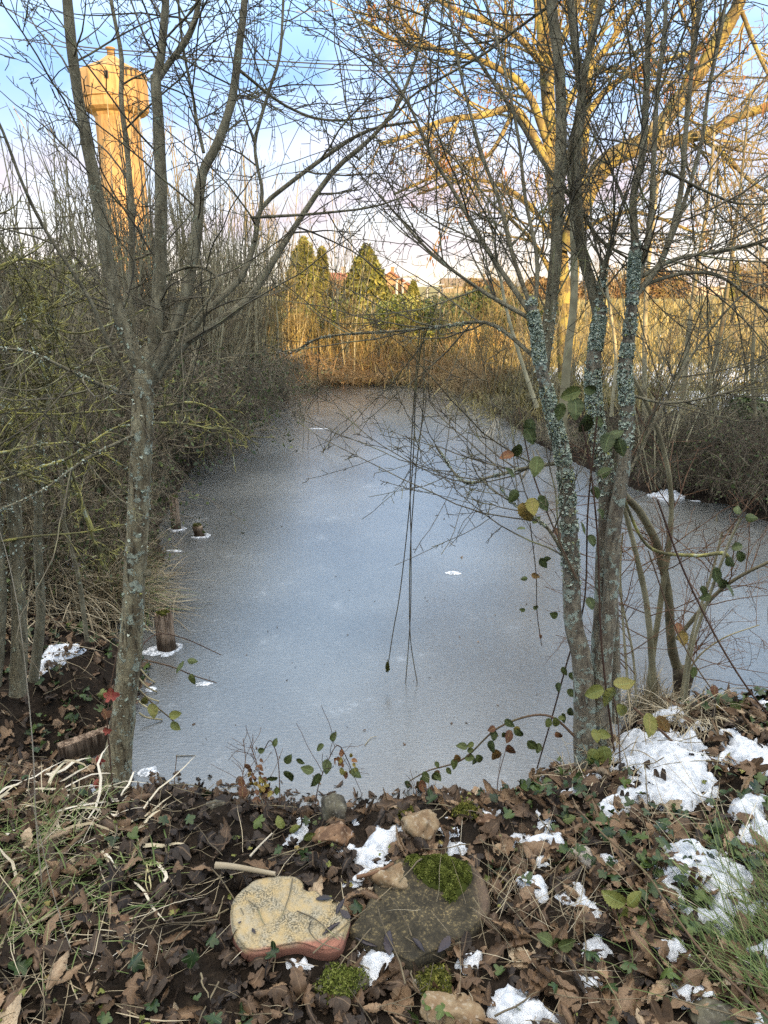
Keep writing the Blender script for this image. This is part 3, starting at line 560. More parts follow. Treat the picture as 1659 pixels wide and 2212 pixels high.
# tall sunlit coppice on the far shore
pg_ = [make_shrub('golden lit bare shrub with fine fanning twigs on the far shore', 'golden bare shrubs of the far shore', 11, 2.6, .28, .012, MAT['twig_gold'], MAT['twig_gold'], (11, 3)) for _ in range(2)]
ug = set()
for px, py, sc in [(580, 818, 1.1), (630, 822, .9), (670, 815, 1.1), (720, 820, .8), (790, 820, .8), (860, 822, .6), (900, 816, .7), (980, 822, .8), (1030, 828, .9), (1080, 830, 1.0)]:
    x, y = on_px(px, py); place(pg_, ug, x, y, sc)
ps = [make_shrub('tall slender multi stemmed willow catching the sun on the far shore', 'sunlit willows of the far shore', 8, 4.4, .13, .018, MAT['stem_thicket'], MAT['twig_thicket'], (9, 2), name='bare_shrub') for _ in range(2)]
us = set()
for px, py, sc in [(745, 822, 1.0), (700, 818, .85), (640, 822, .8), (820, 815, .5), (610, 818, 1.0), (940, 822, .45)]:
    x, y = on_px(px, py); place(ps, us, x, y, sc)
# ================================================================ FOREGROUND TREES
def flakes(bag, P, Rr, n, size, tr=(0, 1), push=.8):
    """lichen flakes standing on a tube (P (m,3), Rr (m,))"""
    m_ = len(P); t = rng.uniform(*tr, n) * (m_ - 1); 
    clump = fbm(t * 1.3, t * 0 + Rr[0] * 100, 4, 3)
    tn = t / (m_ - 1); fade = sstep(0, .18, tn - tr[0]) * np.where(tr[1] > .96, sstep(0, .06, 1.0 - tn), sstep(0, .15, tr[1] - tn)); keep = rng.uniform(size=n) < sstep(.36, .58, clump) * fade; t = t[keep]; n = len(t)
    i = np.minimum(t.astype(int), m_ - 2); f = (t - i)[:, None]; b = P[i] * (1 - f) + P[i + 1] * f; T = nrm(P[i + 1] - P[i]); r_ = Rr[i] * (1 - f[:, 0]) + Rr[i + 1] * f[:, 0]
    v = rng.normal(size=(n, 3)); u = nrm(v - (v * T).sum(1, keepdims=True) * T)
    V, F = face_cloud(b + u * (r_ * 1.0 + size * .3)[:, None], size, u * push, 1.0, .7)
    bag.add(V, F, rnd=np.repeat(np.clip(rng.normal(.5, .25, n), 0, 1), 4))
def build_tree(name, loc, label, cat, trunk, limbs, tmat, bmat, wmat, lv, name_limb='limb', trunk_k=18, lich=None, group=None):
    """trunk: list of (P,R); limbs: list of (P,R); lv: settings for three generations of twigs"""
    o = thing(name, loc, label, cat, group); off = np.array(loc)
    for P, Rr in trunk:
        a = np.linspace(0, 1, len(P)); wob = 1 + .10 * (fbm(a * 9, a * 0 + Rr[0] * 77, 3) - .5) * 2
        V, F = tubes(P[None], (Rr * wob)[None], trunk_k); 
        nn = (fbm(V[:, 0] * 60 + V[:, 1] * 31, V[:, 2] * 25, 8, 3) - .5)[:, None]
        cen = np.repeat(P, trunk_k, 0); V = V + (V - cen) * nn * .22
        mk('trunk', V - off, F, tmat, o)
    if name == 'bare_tree': limbs = [(p_, r_ * .87) for p_, r_ in limbs]
    for P, Rr in limbs:
        V, F = tubes(P[None], Rr[None], 10); cen = np.repeat(P, 10, 0); V = V + (V - cen) * (fbm(V[:, 0] * 50, V[:, 2] * 30, 5, 2) - .5)[:, None] * .3
        mk(name_limb, V - off, F, bmat, o)
    allp = [l for l in limbs] + [(t[0][len(t[0])//2:], t[1][len(t[1])//2:]) for t in trunk if lv.get('trunk_twigs')]
    allp = [(smooth_poly(p, 28), np.interp(np.linspace(0, 1, 28), np.linspace(0, 1, len(r)), r)) for p, r in allp]
    P0, R0 = stack_limbs(allp); b = Bag(); P, Rr = P0, R0
    for g, kw in enumerate(lv['gen']):
        P, Rr = grow(P, Rr, **kw); V, F = tubes(P, Rr, 5 if g == 0 else 3); b.add(V, F)
        if g == 0: P1, R1 = P, Rr
    tw_ = b.build('twigs', wmat, o, off); tag(tw_, kind='stuff')
    if lich:
        b = Bag()
        for idx, n, size, tr in lich:
            src = (trunk + limbs)[idx]; flakes(b, src[0], src[1], n, size, tr)
        tag(b.build('lichen', MAT['lichen'], o, off, smooth=False), kind='stuff')
    return o, P1, R1
# ---- left tree
T0 = limb([(246, 1700), (262, 1580), (278, 1440), (288, 1300), (297, 1130), (306, 960), (308, 860), (312, 800)], 2.30, 2.42, 26, 20, 50)
T0[1][:10] *= np.linspace(1.35, 1.0, 10)
LT = [limb(p, a, b_, r0, r1) for p, a, b_, r0, r1 in [
    ([(318, 830), (290, 760), (258, 680), (236, 580), (205, 400), (182, 280), (160, 150), (143, -30), (135, -120)], 2.42, 2.55, 19, 11),
    ([(315, 830), (335, 720), (345, 600), (348, 420), (343, 280), (336, 165)], 2.42, 2.6, 18, 13),
    ([(336, 175), (348, 120), (355, 40), (362, -60), (365, -140)], 2.6, 2.65, 12, 8),
    ([(338, 175), (370, 130), (400, 90), (422, 40), (436, -40), (450, -120)], 2.6, 2.7, 9, 6),
    ([(320, 830), (360, 740), (400, 640), (425, 500), (436, 380), (470, 310), (500, 220), (514, 120), (528, 10), (532, -100)], 2.42, 2.7, 16, 8),
    ([(325, 830), (400, 742), (480, 690), (550, 630), (598, 550), (650, 470), (720, 370), (800, 300), (860, 225), (900, 120), (930, 0)], 2.42, 3.0, 11, 3),
    ([(325, 820), (380, 760), (440, 680), (520, 600), (550, 520), (565, 450), (640, 385), (730, 320), (800, 280), (900, 262)], 2.42, 2.9, 10, 3),
    ([(550, 520), (566, 420), (556, 360), (552, 300), (580, 200), (604, 120), (612, 0), (615, -90)], 2.62, 2.75, 5, 3),
    ([(310, 810), (285, 700), (285, 480), (275, 330), (262, 220), (262, 120), (240, 0), (235, -90)], 2.44, 2.9, 9, 4),
    ([(440, 330), (425, 260), (415, 200), (395, 100), (385, 0), (380, -90)], 2.6, 2.7, 4.5, 2.5),
    ([(345, 600), (420, 575), (470, 610), (405, 700), (350, 720)], 2.5, 2.4, 4, 3),
    ([(290, 855), (215, 830), (150, 800), (60, 760), (-40, 750)], 2.40, 2.2, 6, 2.5),
    ([(290, 940), (215, 975), (160, 1010), (90, 1060), (0, 1100), (-60, 1110)], 2.36, 2.0, 4, 2),
    ([(300, 850), (230, 730), (190, 640), (100, 500), (50, 400), (0, 270), (-50, 190)], 2.4, 2.2, 6, 3),
    ([(545, 470), (700, 460), (830, 440), (960, 380)], 2.62, 2.9, 4, 1.5),
    ([(515, 150), (620, 230), (720, 260), (850, 240), (1000, 180)], 2.68, 3.0, 4, 1.5)
    ]]
base = T0[0][0]; base_loc = (base[0], base[1], hz(base[0], base[1]) - .03)
gen_left = [dict(cnt=8, tr=(.12, 1), L=(.3, 1.0), ang=(35, 75), rs=.55, rmax=.0036, rtip=.0012, n=10, wob=.11, upw=.015, taperL=.35),
            dict(cnt=6, tr=(.1, 1), L=(.08, .42), ang=(35, 75), rs=.7, rmax=.0028, rtip=.0012, n=7, wob=.16, upw=.02),
            dict(cnt=5, tr=(.05, 1), L=(.012, .06), ang=(40, 85), rs=.8, rmax=.0018, rtip=.0013, n=3, wob=.2, upw=.0)]
tl, _, _ = build_tree('bare_tree', base_loc, 'left foreground tree with lichened cracked trunk forking into four upright limbs', 'tree', [T0], LT, MAT['bark_brown'], MAT['bark'], MAT['twig'], {'gen': gen_left},
    lich=[(0, 420, .007, (.1, .95)), (1, 160, .006, (0, .35)), (12, 500, .004, (0, 1)), (13, 300, .004, (0, 1))])
# knots and a sawn stub on the left trunk
V, F = lathe([(.014, 0), (.0125, .03), (.010, .034), (.0, .035)], 10); stb = mk('cut_stub', V, F, MAT['bark'], tl); p, _ = W(305, 1240, 2.36); stb.location = p - np.array(base_loc); stb.rotation_euler = (0, R(80), 0)
MAT['knot'] = simple('bark_wound', [(.3, (.02, .01, .008)), (.7, (.10, .04, .025))], 40)
for px, py, sx, sz in [(318, 940, .011, .022), (316, 1022, .009, .012), (283, 1208, .008, .009)]:
    V, F = lathe([(.0, -.3), (.5, -.25), (.9, 0), (1, .2)], 9); V = V * np.array([sx, sz, .008]); V = V[:, [0, 2, 1]]; V[:, 1] *= -1; 
    kn = mk('knot', V, F, MAT['knot'], tl); p, s = W(px, py, 2.40); kn.location = p + np.array([0, -.036, 0]) - np.array(base_loc)
# ---- right tree, several lichened stems from one base
RT = [limb(p, a, b_, r0, r1, 50) for p, a, b_, r0, r1 in [
    ([(1266, 1690), (1264, 1600), (1262, 1500), (1256, 1420), (1238, 1340), (1232, 1200), (1226, 1080), (1214, 980), (1190, 880), (1168, 790), (1156, 700), (1144, 640)], 2.28, 2.40, 26, 9),
    ([(1296, 1670), (1296, 1560), (1300, 1400), (1308, 1200), (1312, 1060), (1292, 940), (1280, 820), (1290, 720), (1300, 660)], 2.34, 2.48, 25, 12),
    ([(1290, 1560), (1302, 1450), (1318, 1300), (1325, 1150), (1345, 1020), (1355, 900), (1350, 800), (1362, 700), (1368, 600), (1374, 520)], 2.30, 2.44, 19, 10),
    ([(1330, 1560), (1330, 1420), (1322, 1250), (1300, 1120)], 2.42, 2.46, 10, 9)]]
RL = [limb(p, a, b_, r0, r1) for p, a, b_, r0, r1 in [
    ([(1172, 800), (1186, 690), (1198, 580), (1206, 420), (1212, 300), (1208, 150), (1190, 0), (1185, -100)], 2.42, 2.7, 16, 12),
    ([(1296, 700), (1278, 620), (1256, 540), (1246, 420), (1244, 320), (1258, 220), (1240, 80), (1225, -60)], 2.48, 2.7, 14, 9),
    ([(1215, 380), (1235, 320), (1256, 200), (1275, 100), (1300, 0), (1312, -90)], 2.6, 2.7, 9, 7),
    ([(1290, 690), (1300, 610), (1310, 560), (1330, 520)], 2.48, 2.5, 11, 4),
    ([(1366, 640), (1372, 540), (1368, 430), (1388, 330), (1396, 200), (1400, 60), (1402, -80)], 2.42, 2.7, 11, 6),
    ([(1368, 640), (1395, 540), (1408, 440), (1412, 340), (1420, 200), (1436, 60), (1440, -80)], 2.42, 2.6, 8, 4.5),
    ([(1372, 640), (1430, 560), (1468, 430), (1480, 300), (1494, 150), (1512, 0), (1520, -90)], 2.42, 2.7, 8, 4),
    ([(1370, 640), (1440, 540), (1510, 330), (1530, 200), (1560, 50), (1580, -80)], 2.42, 2.8, 6, 3.5),
    ([(1148, 680), (1100, 610), (1040, 520), (990, 430), (930, 330), (880, 220), (800, 100), (740, -20)], 2.42, 2.8, 7, 2.2),
    ([(1150, 670), (1110, 560), (1080, 440), (1040, 330), (1000, 180), (975, 50), (960, -80)], 2.42, 2.8, 6, 2.2),
    ([(1155, 680), (1160, 560), (1135, 430), (1120, 300), (1090, 150), (1060, 40), (1030, -80)], 2.42, 2.7, 5.5, 2.2),
    ([(1148, 690), (1060, 640), (1000, 600), (930, 545), (870, 480), (820, 420)], 2.42, 2.7, 6, 2),
    ([(1246, 440), (1180, 360), (1120, 260), (1060, 170), (1000, 90), (930, 40), (840, 10)], 2.6, 2.9, 6, 2),
    ([(1380, 600), (1460, 560), (1540, 545), (1659, 520), (1740, 500)], 2.45, 2.5, 6, 3),
    ([(1375, 620), (1480, 590), (1560, 600), (1640, 660), (1720, 720)], 2.45, 2.6, 5, 2.5),
    ([(1244, 430), (1290, 510), (1360, 560), (1440, 600)], 2.6, 2.5, 5, 2),
    ([(1440, 370), (1540, 420), (1600, 440), (1700, 440)], 2.5, 2.7, 4, 2),
    ([(1165, 780), (1060, 700), (960, 705), (860, 715), (700, 728), (640, 760)], 2.40, 3.0, 5, 2),
    ([(1210, 1000), (1140, 1010), (1060, 1030), (1000, 1040), (940, 960)], 2.36, 2.5, 5, 2),
    ([(1245, 1250), (1190, 1150), (1140, 1110), (1100, 1080), (1080, 1050)], 2.3, 2.3, 5, 1.2),
    ([(1350, 850), (1440, 870), (1560, 850), (1700, 800)], 2.4, 2.4, 4, 2),
    ([(1340, 1060), (1420, 900), (1500, 760), (1600, 640), (1680, 600)], 2.4, 2.8, 4, 2),
    ([(1205, 0), (1120, 60), (1040, 120), (900, 200), (840, 260), (700, 330)], 2.7, 2.9, 4, 2)]]
base = RT[0][0][0]; rb_loc = (base[0] + .03, base[1], hz(base[0], base[1]) - .02)
gen_right = [dict(cnt=11, tr=(.1, 1), L=(.3, 1.05), ang=(22, 60), rs=.55, rmax=.0033, rtip=.0011, n=10, wob=.085, upw=.03, taperL=.35),
            dict(cnt=6, tr=(.1, 1), L=(.08, .45), ang=(30, 70), rs=.7, rmax=.0028, rtip=.0012, n=7, wob=.13, upw=.02),
            dict(cnt=4, tr=(.05, 1), L=(.012, .06), ang=(40, 85), rs=.8, rmax=.0018, rtip=.0013, n=3, wob=.2, upw=.0)]
tr_, _, _ = build_tree('bare_tree', rb_loc, 'right foreground tree, several close stems furred with pale green lichen', 'tree', RT, RL, MAT['bark_pale'], MAT['bark'], MAT['twig'], {'gen': gen_right},
    lich=[(0, 9000, .0065, (.38, 1)), (1, 6500, .006, (.45, 1)), (2, 6500, .006, (.45, 1)), (4, 900, .005, (0, .25)), (7, 900, .005, (0, .6)), (8, 500, .005, (0, .3)), (22, 900, .004, (0, 1)), (23, 700, .004, (0, 1)), (21, 900, .004, (0, 1))])
# ---- slim trees at the left edge
def slim(pts, y0, y1, r0, r1, label, twn=8, mats=('bark', 'twig_lichen'), lfl=500, gens=None, cat='tree', name='slim_tree', group=None, gz=None):
    t = limb(pts, y0, y1, r0, r1, 40); b0 = t[0][0]; loc = (b0[0], b0[1], (hz(b0[0], b0[1]) - .02) if gz is None else gz)
    gens = gens or [dict(cnt=twn, tr=(.25, 1), L=(.25, .8), ang=(40, 85), rs=.6, rmax=.005, rtip=.0015, n=9, wob=.14, upw=.02), dict(cnt=6, tr=(.1, 1), L=(.06, .3), ang=(35, 75), rs=.7, rmax=.003, rtip=.0013, n=6, wob=.18, upw=.02), dict(cnt=4, tr=(.05, 1), L=(.012, .06), ang=(40, 85), rs=.8, rmax=.0022, rtip=.0015, n=3, wob=.2, upw=.0)]
    return build_tree(name, loc, label, cat, [t], [(t[0][8:], t[1][8:] * .98)] if False else [limb(pts[len(pts)//2:], (y0 + y1) / 2, y1, (r0 + r1) / 2 * .9, r1, 28)], MAT[mats[0]], MAT[mats[0]], MAT[mats[1]], {'gen': gens}, lich=[(0, lfl, .006, (.2, 1))] if lfl else None, trunk_k=12, group=group)
slim([(38, 1500), (42, 1380), (36, 1200), (28, 1050), (15, 850), (-10, 650), (-30, 450)], 2.75, 2.9, 17, 9, 'grey slim tree at the left edge, thicker of the two standing close', 22)
slim([(72, 1470), (88, 1330), (82, 1180), (85, 1040), (90, 900), (105, 760), (112, 640)], 2.9, 3.0, 11, 4, 'thin pale banded tree second from the left edge', 22)
slim([(-12, 1480), (0, 1300), (-10, 1100), (-30, 900)], 2.7, 2.8, 15, 10, 'dark slim tree cut by the left edge of the picture', 20)
slim([(188, 1385), (170, 1250), (140, 1130), (132, 1020), (120, 900)], 3.3, 3.4, 5, 3, 'thin brown leaning sapling in front of the left sedge', 5, lfl=0)
LB = [limb(p, a, b_, r0, r1) for p, a, b_, r0, r1 in [([(-60, 1060), (0, 1040), (80, 1012), (147, 990), (200, 955), (248, 925), (289, 919)], 2.3, 2.7, 4, 2), ([(-60, 985), (0, 978), (118, 958), (195, 966), (289, 1022)], 2.4, 2.8, 3.5, 2),
    ([(40, 640), (60, 713), (94, 800), (106, 848), (100, 890)], 2.6, 2.7, 4, 1.5), ([(-50, 880), (0, 890), (118, 895), (190, 890), (260, 884)], 2.5, 2.9, 3, 1.5), ([(330, 913), (400, 916), (454, 925), (507, 925)], 2.45, 3.0, 3, 1.2), ([(118, 830), (135, 950), (165, 1050), (200, 1160), (225, 1230)], 3.0, 3.1, 3, 3.5),
    ([(-40, 700), (60, 690), (160, 720), (240, 700), (330, 660)], 2.8, 3.0, 3, 1.5), ([(-50, 800), (60, 830), (170, 810), (280, 780)], 2.8, 3.1, 3, 1.5), ([(340, 880), (420, 870), (480, 900), (530, 960)], 2.8, 3.3, 3, 1.2), ([(-50, 1180), (60, 1160), (180, 1150), (285, 1130)], 2.7, 3.0, 3, 1.5), ([(-50, 600), (50, 560), (150, 590), (250, 560)], 3.0, 3.2, 3.5, 1.5), ([(200, 1150), (150, 1000), (170, 850), (120, 700), (140, 560)], 3.3, 3.4, 6, 3)]]
p = LB[5][0][-1]; build_tree('lichened_bush', (p[0], p[1], hz(p[0], p[1])), 'straggling bush with yellow lichened branches spreading round the left trunk', 'bush', [], LB, MAT['twig_lichen'], MAT['twig_lichen'], MAT['twig_lichen'], {'gen': [
    dict(cnt=6, tr=(.08, 1), L=(.12, .42), ang=(35, 80), rs=.65, rmax=.003, rtip=.0014, n=8, wob=.16, upw=.0), dict(cnt=4, tr=(.1, 1), L=(.04, .16), ang=(35, 75), rs=.8, rmax=.0024, rtip=.0014, n=5, wob=.2, upw=.0), dict(cnt=4, tr=(.05, 1), L=(.01, .04), ang=(40, 85), rs=.8, rmax=.0026, rtip=.002, n=3, wob=.2, upw=.0)]}, name_limb='branch', lich=[(0, 500, .004, (0, 1)), (1, 400, .004, (0, 1)), (2, 400, .004, (0, 1))])
# ---- shrub standing in the ice on the right
def multi(name, loc_px, label, stems, mats, gens, group=None, lich=None, cat='shrub'):
    L = [limb(p, a, b_, r0, r1, 28) for p, a, b_, r0, r1 in stems]; p = G(*loc_px, 0.0); loc = (p[0], p[1], max(0, hz(p[0], p[1])))
    return build_tree(name, loc, label, cat, [], L, MAT[mats[0]], MAT[mats[0]], MAT[mats[1]], {'gen': gens}, name_limb='stem', group=group, lich=lich)
g_sm = [dict(cnt=10, tr=(.15, 1), L=(.2, .8), ang=(25, 70), rs=.5, rmax=.003, rtip=.0011, n=8, wob=.10, upw=.01), dict(cnt=5, tr=(.1, 1), L=(.06, .3), ang=(30, 70), rs=.7, rmax=.0018, rtip=.001, n=5, wob=.14, upw=.0), dict(cnt=2, tr=(.05, 1), L=(.01, .05), ang=(40, 85), rs=.8, rmax=.0014, rtip=.001, n=3, wob=.2, upw=.0)]
sh, _, _ = multi('water_shrub', (1450, 1520), 'multi stemmed shrub rising from a dark stump in the ice on the right', [
    ([(1466, 1450), (1452, 1400), (1442, 1280), (1420, 1180), (1385, 1110), (1350, 1070), (1330, 1030)], 3.2, 2.9, 11, 7),
    ([(1412, 1520), (1408, 1420), (1396, 1300), (1370, 1180), (1345, 1080), (1338, 1000)], 3.05, 2.9, 8, 4),
    ([(1400, 1520), (1412, 1400), (1430, 1280), (1448, 1150), (1448, 1050), (1430, 960), (1400, 880), (1360, 800)], 3.05, 3.1, 7, 4),
    ([(1462, 1380), (1530, 1300), (1590, 1250), (1690, 1200)], 3.1, 2.9, 5, 3),
    ([(1468, 1540), (1482, 1440), (1498, 1360), (1540, 1230), (1560, 1150)], 3.0, 2.9, 4, 2.5),
    ([(1360, 1530), (1350, 1400), (1340, 1250), (1345, 1150)], 3.0, 3.1, 3, 2), ([(1375, 1530), (1368, 1420), (1350, 1330), (1330, 1240)], 3.0, 3.1, 3, 1.5), ([(1470, 1510), (1500, 1430), (1560, 1380), (1640, 1350)], 3.15, 3.2, 2.5, 1.2)], ('stem_thicket', 'twig_red'), g_sm)
lc = np.array(sh.location)
p = G(1470, 1505); V, F = lathe([(.045, -.02), (.042, .05), (.05, .12), (.055, .155), (.03, .165), (0, .15)], 14); V = V + (fbm(V[:, 0] * 60, V[:, 2] * 30 + V[:, 1] * 60, 3) - .5)[:, None] * .03; MAT['rot'] = simple('rotten_wood_dark', [(.3, (.012, .009, .008)), (.6, (.05, .035, .025)), (.8, (.11, .09, .05))], 30)
so = mk('stump', V + p - lc, F, MAT['rot'], sh)
# fallen crooked branch at right above the ice
c1 = limb([(1340, 1060), (1400, 1180), (1500, 1200), (1560, 1195), (1580, 1215)], 2.6, 2.8, 3, 5, 30); V, F = tubes(c1[0][None], c1[1][None], 7); tag(mk('mossy_branch', V, F, MAT['twig_lichen']), 'crooked mossy branch reaching right from the lichened stems over the ice', 'branch')
# slender trees standing behind on the right
g_sl = [dict(cnt=16, tr=(.15, 1), L=(.4, 1.3), ang=(25, 60), rs=.5, rmax=.007, rtip=.003, n=8, wob=.09, upw=.04), dict(cnt=6, tr=(.1, 1), L=(.15, .6), ang=(30, 65), rs=.7, rmax=.004, rtip=.0025, n=5, wob=.13, upw=.02)]
for pts, y, r0, r1, lab in [([(1395, 960), (1392, 800), (1398, 600), (1420, 400), (1440, 250)], 8.5, 6, 3, 'slender pole tree behind the right stems, nearest to them'), ([(1540, 800), (1560, 700), (1580, 560), (1600, 400), (1620, 200)], 8.0, 6, 2, 'slender leaning pole tree left of the right edge'),
        ([(1470, 950), (1480, 800), (1500, 620), (1530, 430), (1545, 250)], 7.5, 7, 2.5, 'slender tree rising between two pole trees on the right bank'), ([(1160, 880), (1120, 760), (1090, 650), (1060, 480)], 8, 5, 2, 'thin leaning tree left of the lichened stems on the far bank'),
        ([(1215, 930), (1225, 780), (1240, 640), (1238, 500), (1230, 350)], 7.0, 10, 6, 'grey tree on the right bank seen between the lichened stems'), ([(1640, 980), (1625, 800), (1640, 600), (1650, 420)], 7.5, 5, 2, 'slender tree at the right edge of the picture'), ([(1320, 900), (1330, 760), (1310, 600), (1325, 450)], 9, 4, 2, 'thin tree glimpsed just right of the middle lichened stem')]:
    slim(pts, y, y, r0, r1, lab, mats=('stem_thicket', 'twig_thicket'), lfl=0, gens=g_sl)
# ---- the big golden tree
BT = [limb([(1222, 900), (1220, 760), (1214, 600), (1198, 420), (1186, 250), (1176, 100), (1160, -60), (1150, -160)], 11, 11.2, 17, 13, 40),
      limb([(1232, 900), (1235, 700), (1250, 480), (1262, 330), (1270, 200), (1278, 80), (1285, -60)], 11.3, 11.5, 10, 8, 40)]
BL = [limb(p, a, b_, r0, r1) for p, a, b_, r0, r1 in [
    ([(1225, 540), (1258, 440), (1310, 350), (1400, 300), (1480, 200), (1540, 110), (1590, 20), (1620, -80)], 11, 10.2, 24, 12),
    ([(1265, 420), (1340, 335), (1430, 310), (1520, 290), (1600, 250), (1700, 220)], 11, 10.4, 15, 8),
    ([(1195, 380), (1150, 290), (1110, 235), (1040, 250), (960, 260), (890, 290), (820, 312)], 11, 10.3, 10, 4),
    ([(1195, 350), (1140, 200), (1060, 140), (960, 110), (860, 90), (780, 40)], 11, 10.5, 9, 3.5),
    ([(1180, 150), (1120, 80), (1060, 50), (980, 20), (900, -30)], 11, 10.5, 8, 4),
    ([(1220, 350), (1280, 230), (1350, 165), (1440, 130), (1560, 90)], 11, 11.8, 8, 4),
    ([(1190, 300), (1250, 180), (1320, 90), (1380, 0), (1420, -80)], 11, 11, 8, 4),
    ([(1185, 200), (1200, 120), (1240, 30), (1262, -60)], 11, 11, 9, 5),
    ([(1480, 200), (1500, 80), (1490, -60)], 10.5, 10.4, 8, 5),
    ([(1500, 290), (1560, 330), (1620, 390), (1700, 440)], 10.6, 10.2, 6, 3),
    ([(1600, 20), (1640, 120), (1680, 200)], 10.4, 10.0, 5, 3),
    ([(1225, 560), (1150, 450), (1080, 400), (1000, 390), (900, 420)], 11, 10.6, 6, 2.5),
    ([(1250, 500), (1340, 460), (1420, 470), (1540, 520)], 11, 10.5, 5, 2.5),
    ([(950, 110), (880, 60), (850, -40)], 10.6, 10.6, 5, 3),
    ([(1110, 240), (1060, 330), (1010, 350), (940, 380), (850, 420)], 10.8, 10.4, 5, 2.5),
    ([(1216, 640), (1180, 570), (1150, 520), (1110, 480), (1060, 440)], 11, 10.6, 6, 2.5)]]
p, _ = W(1222, 900, 11)
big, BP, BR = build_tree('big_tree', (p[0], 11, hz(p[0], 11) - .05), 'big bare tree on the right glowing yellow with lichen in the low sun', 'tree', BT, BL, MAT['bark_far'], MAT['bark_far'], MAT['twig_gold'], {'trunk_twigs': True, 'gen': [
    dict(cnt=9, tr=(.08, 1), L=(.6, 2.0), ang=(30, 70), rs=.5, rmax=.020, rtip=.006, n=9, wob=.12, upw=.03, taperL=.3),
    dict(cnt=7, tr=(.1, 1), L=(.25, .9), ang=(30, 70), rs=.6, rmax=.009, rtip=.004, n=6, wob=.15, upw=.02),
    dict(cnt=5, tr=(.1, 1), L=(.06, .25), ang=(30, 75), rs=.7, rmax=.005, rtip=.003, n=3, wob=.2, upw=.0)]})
# hanging seed keys
k = rng.integers(0, len(BP), 260); q = rng.integers(5, BP.shape[1], 260); Pk = np.repeat(BP[k, q], 7, 0) + rng.normal(0, .035, (1820, 3)) - np.array([0, 0, .07]) + rng.normal(0, 1, (1820, 1)) * np.array([0, 0, .04])
a = rng.uniform(0, 6.28, 1820); dx = np.stack([np.cos(a), np.sin(a), a * 0], 1) * .012; dz = np.array([0, 0, 1]) * .045
V = np.stack([Pk - dx, Pk + dx, Pk + dx * .6 - dz, Pk - dx * .6 - dz], 1).reshape(-1, 3); MAT['keys'] = simple('seed_keys', [(.3, (.16, .07, .03)), (.7, (.32, .16, .07))], 5)
tag(mk('seed_clusters', V - np.array(big.location), np.arange(len(V)).reshape(-1, 4), MAT['keys'], big), kind='stuff')
# ================================================================ NEAR BANK
def polysdf(x, y, poly):
    global SH
    keep = SH; SH = np.asarray(poly); d = sdf(x, y); SH = keep; return d
def gpoly(px): return np.array([ground_px(a, b)[:2] for a, b in px])
# ---- leaf templates: (V, F, uv)
def leaf_long(wid, cross, bend, twist, crink, seed, serr=.13, n=13, tipw=.85):
    r_ = np.random.default_rng(seed); u = np.linspace(0, 1, n); v = np.array([-1, -.55, 0, .55, 1])
    w = wid * np.sin(np.pi * np.clip(u, .01, .995) ** tipw) ** .8; w = w * (1 + serr * np.where(np.arange(n) % 2, 1, -1)); w[0] = w[-1] = .004
    th = bend * (u - .3) + r_.normal(0, .12, n).cumsum() * .5; dx = np.cos(th); dz = np.sin(th); x = np.concatenate([[0], np.cumsum(dx[1:] / (n - 1))]); z = np.concatenate([[0], np.cumsum(dz[1:] / (n - 1))])
    P = np.zeros((n, 5, 3))
    for j, vv in enumerate(v):
        a = cross * vv; yy = np.sin(a) / max(abs(cross), .05) * w if abs(cross) > .05 else vv * w; zz = (1 - np.cos(a)) / max(abs(cross), .05) * w * np.sign(cross)
        if abs(cross) <= .05: zz = 0 * w
        tw_ = twist * (u - .5); P[:, j, 0] = x - dz * zz; P[:, j, 1] = yy * np.cos(tw_); P[:, j, 2] = z + dx * zz + yy * np.sin(tw_)
    P[..., 2] += r_.normal(0, crink, (n, 5)); P[:, 4, 2] += r_.normal(0, crink, n); P[..., 1] += (.05 * np.sin(u * 3 + seed))[:, None]
    V = P.reshape(-1, 3); i = (np.arange(n - 1)[:, None] * 5 + np.arange(4)[None]).ravel(); F = np.stack([i, i + 1, i + 6, i + 5], 1)
    uv = np.stack([np.repeat(u, 5), np.tile(v, n) * .5, np.zeros(n * 5)], 1); return V, F, uv
def leaf_lobed(k, depth, cup, crink, seed, n=40, sharp=.7):
    r_ = np.random.default_rng(seed); th = np.linspace(-np.pi, np.pi, n, endpoint=False)
    c = np.abs(np.cos(th * k / 2)) ** sharp if k % 2 == 0 else (np.abs(np.cos(th * k / 2))) ** sharp
    rad = (1 - depth + depth * c) * (.42 + .10 * np.cos(th)) * (1 - .55 * np.exp(-((np.abs(th) - np.pi) / .25) ** 2)) * (1 + r_.normal(0, .05, n) + .06 * np.cos(th * 2 + seed) + .05 * np.cos(th * 3 + seed * 2))
    V = [np.zeros((1, 3))]; 
    for q in (.5, 1.0):
        V.append(np.stack([rad * q * np.cos(th), rad * q * np.sin(th), cup * (rad * q) ** 2 * 2 * (1 + .8 * np.sin(th * 2 + seed)) + r_.normal(0, crink * q, n)], 1))
    V = np.concatenate(V); i = np.arange(n); j = (i + 1) % n
    uv = V * 2.0; uv = np.stack([uv[:, 0], uv[:, 1], uv[:, 0] * 0], 1)
    return V, [np.stack([i * 0, 1 + i, 1 + j], 1), np.stack([1 + i, 1 + n + i, 1 + n + j, 1 + j], 1)], uv
LONG = [leaf_long(.21, c, b_, t, .022, s) for s, (c, b_, t) in enumerate([(1.3, .8, .6), (1.9, .5, -.5), (.7, 1.4, .9), (2.4, .3, .3), (-1.2, -1.0, .7), (.4, 2.0, -1.0), (1.6, -1.2, .5), (2.8, .9, -.7)])]
MAPLE = [leaf_lobed(5, .36, c, .035, 20 + s, sharp=.7) for s, c in enumerate([.5, -.6, 1.1, -.9])]
IVY = [leaf_lobed(5, .38, c, .012, 40 + s, sharp=.9) for s, c in enumerate([.25, -.3, .5, -.5])]
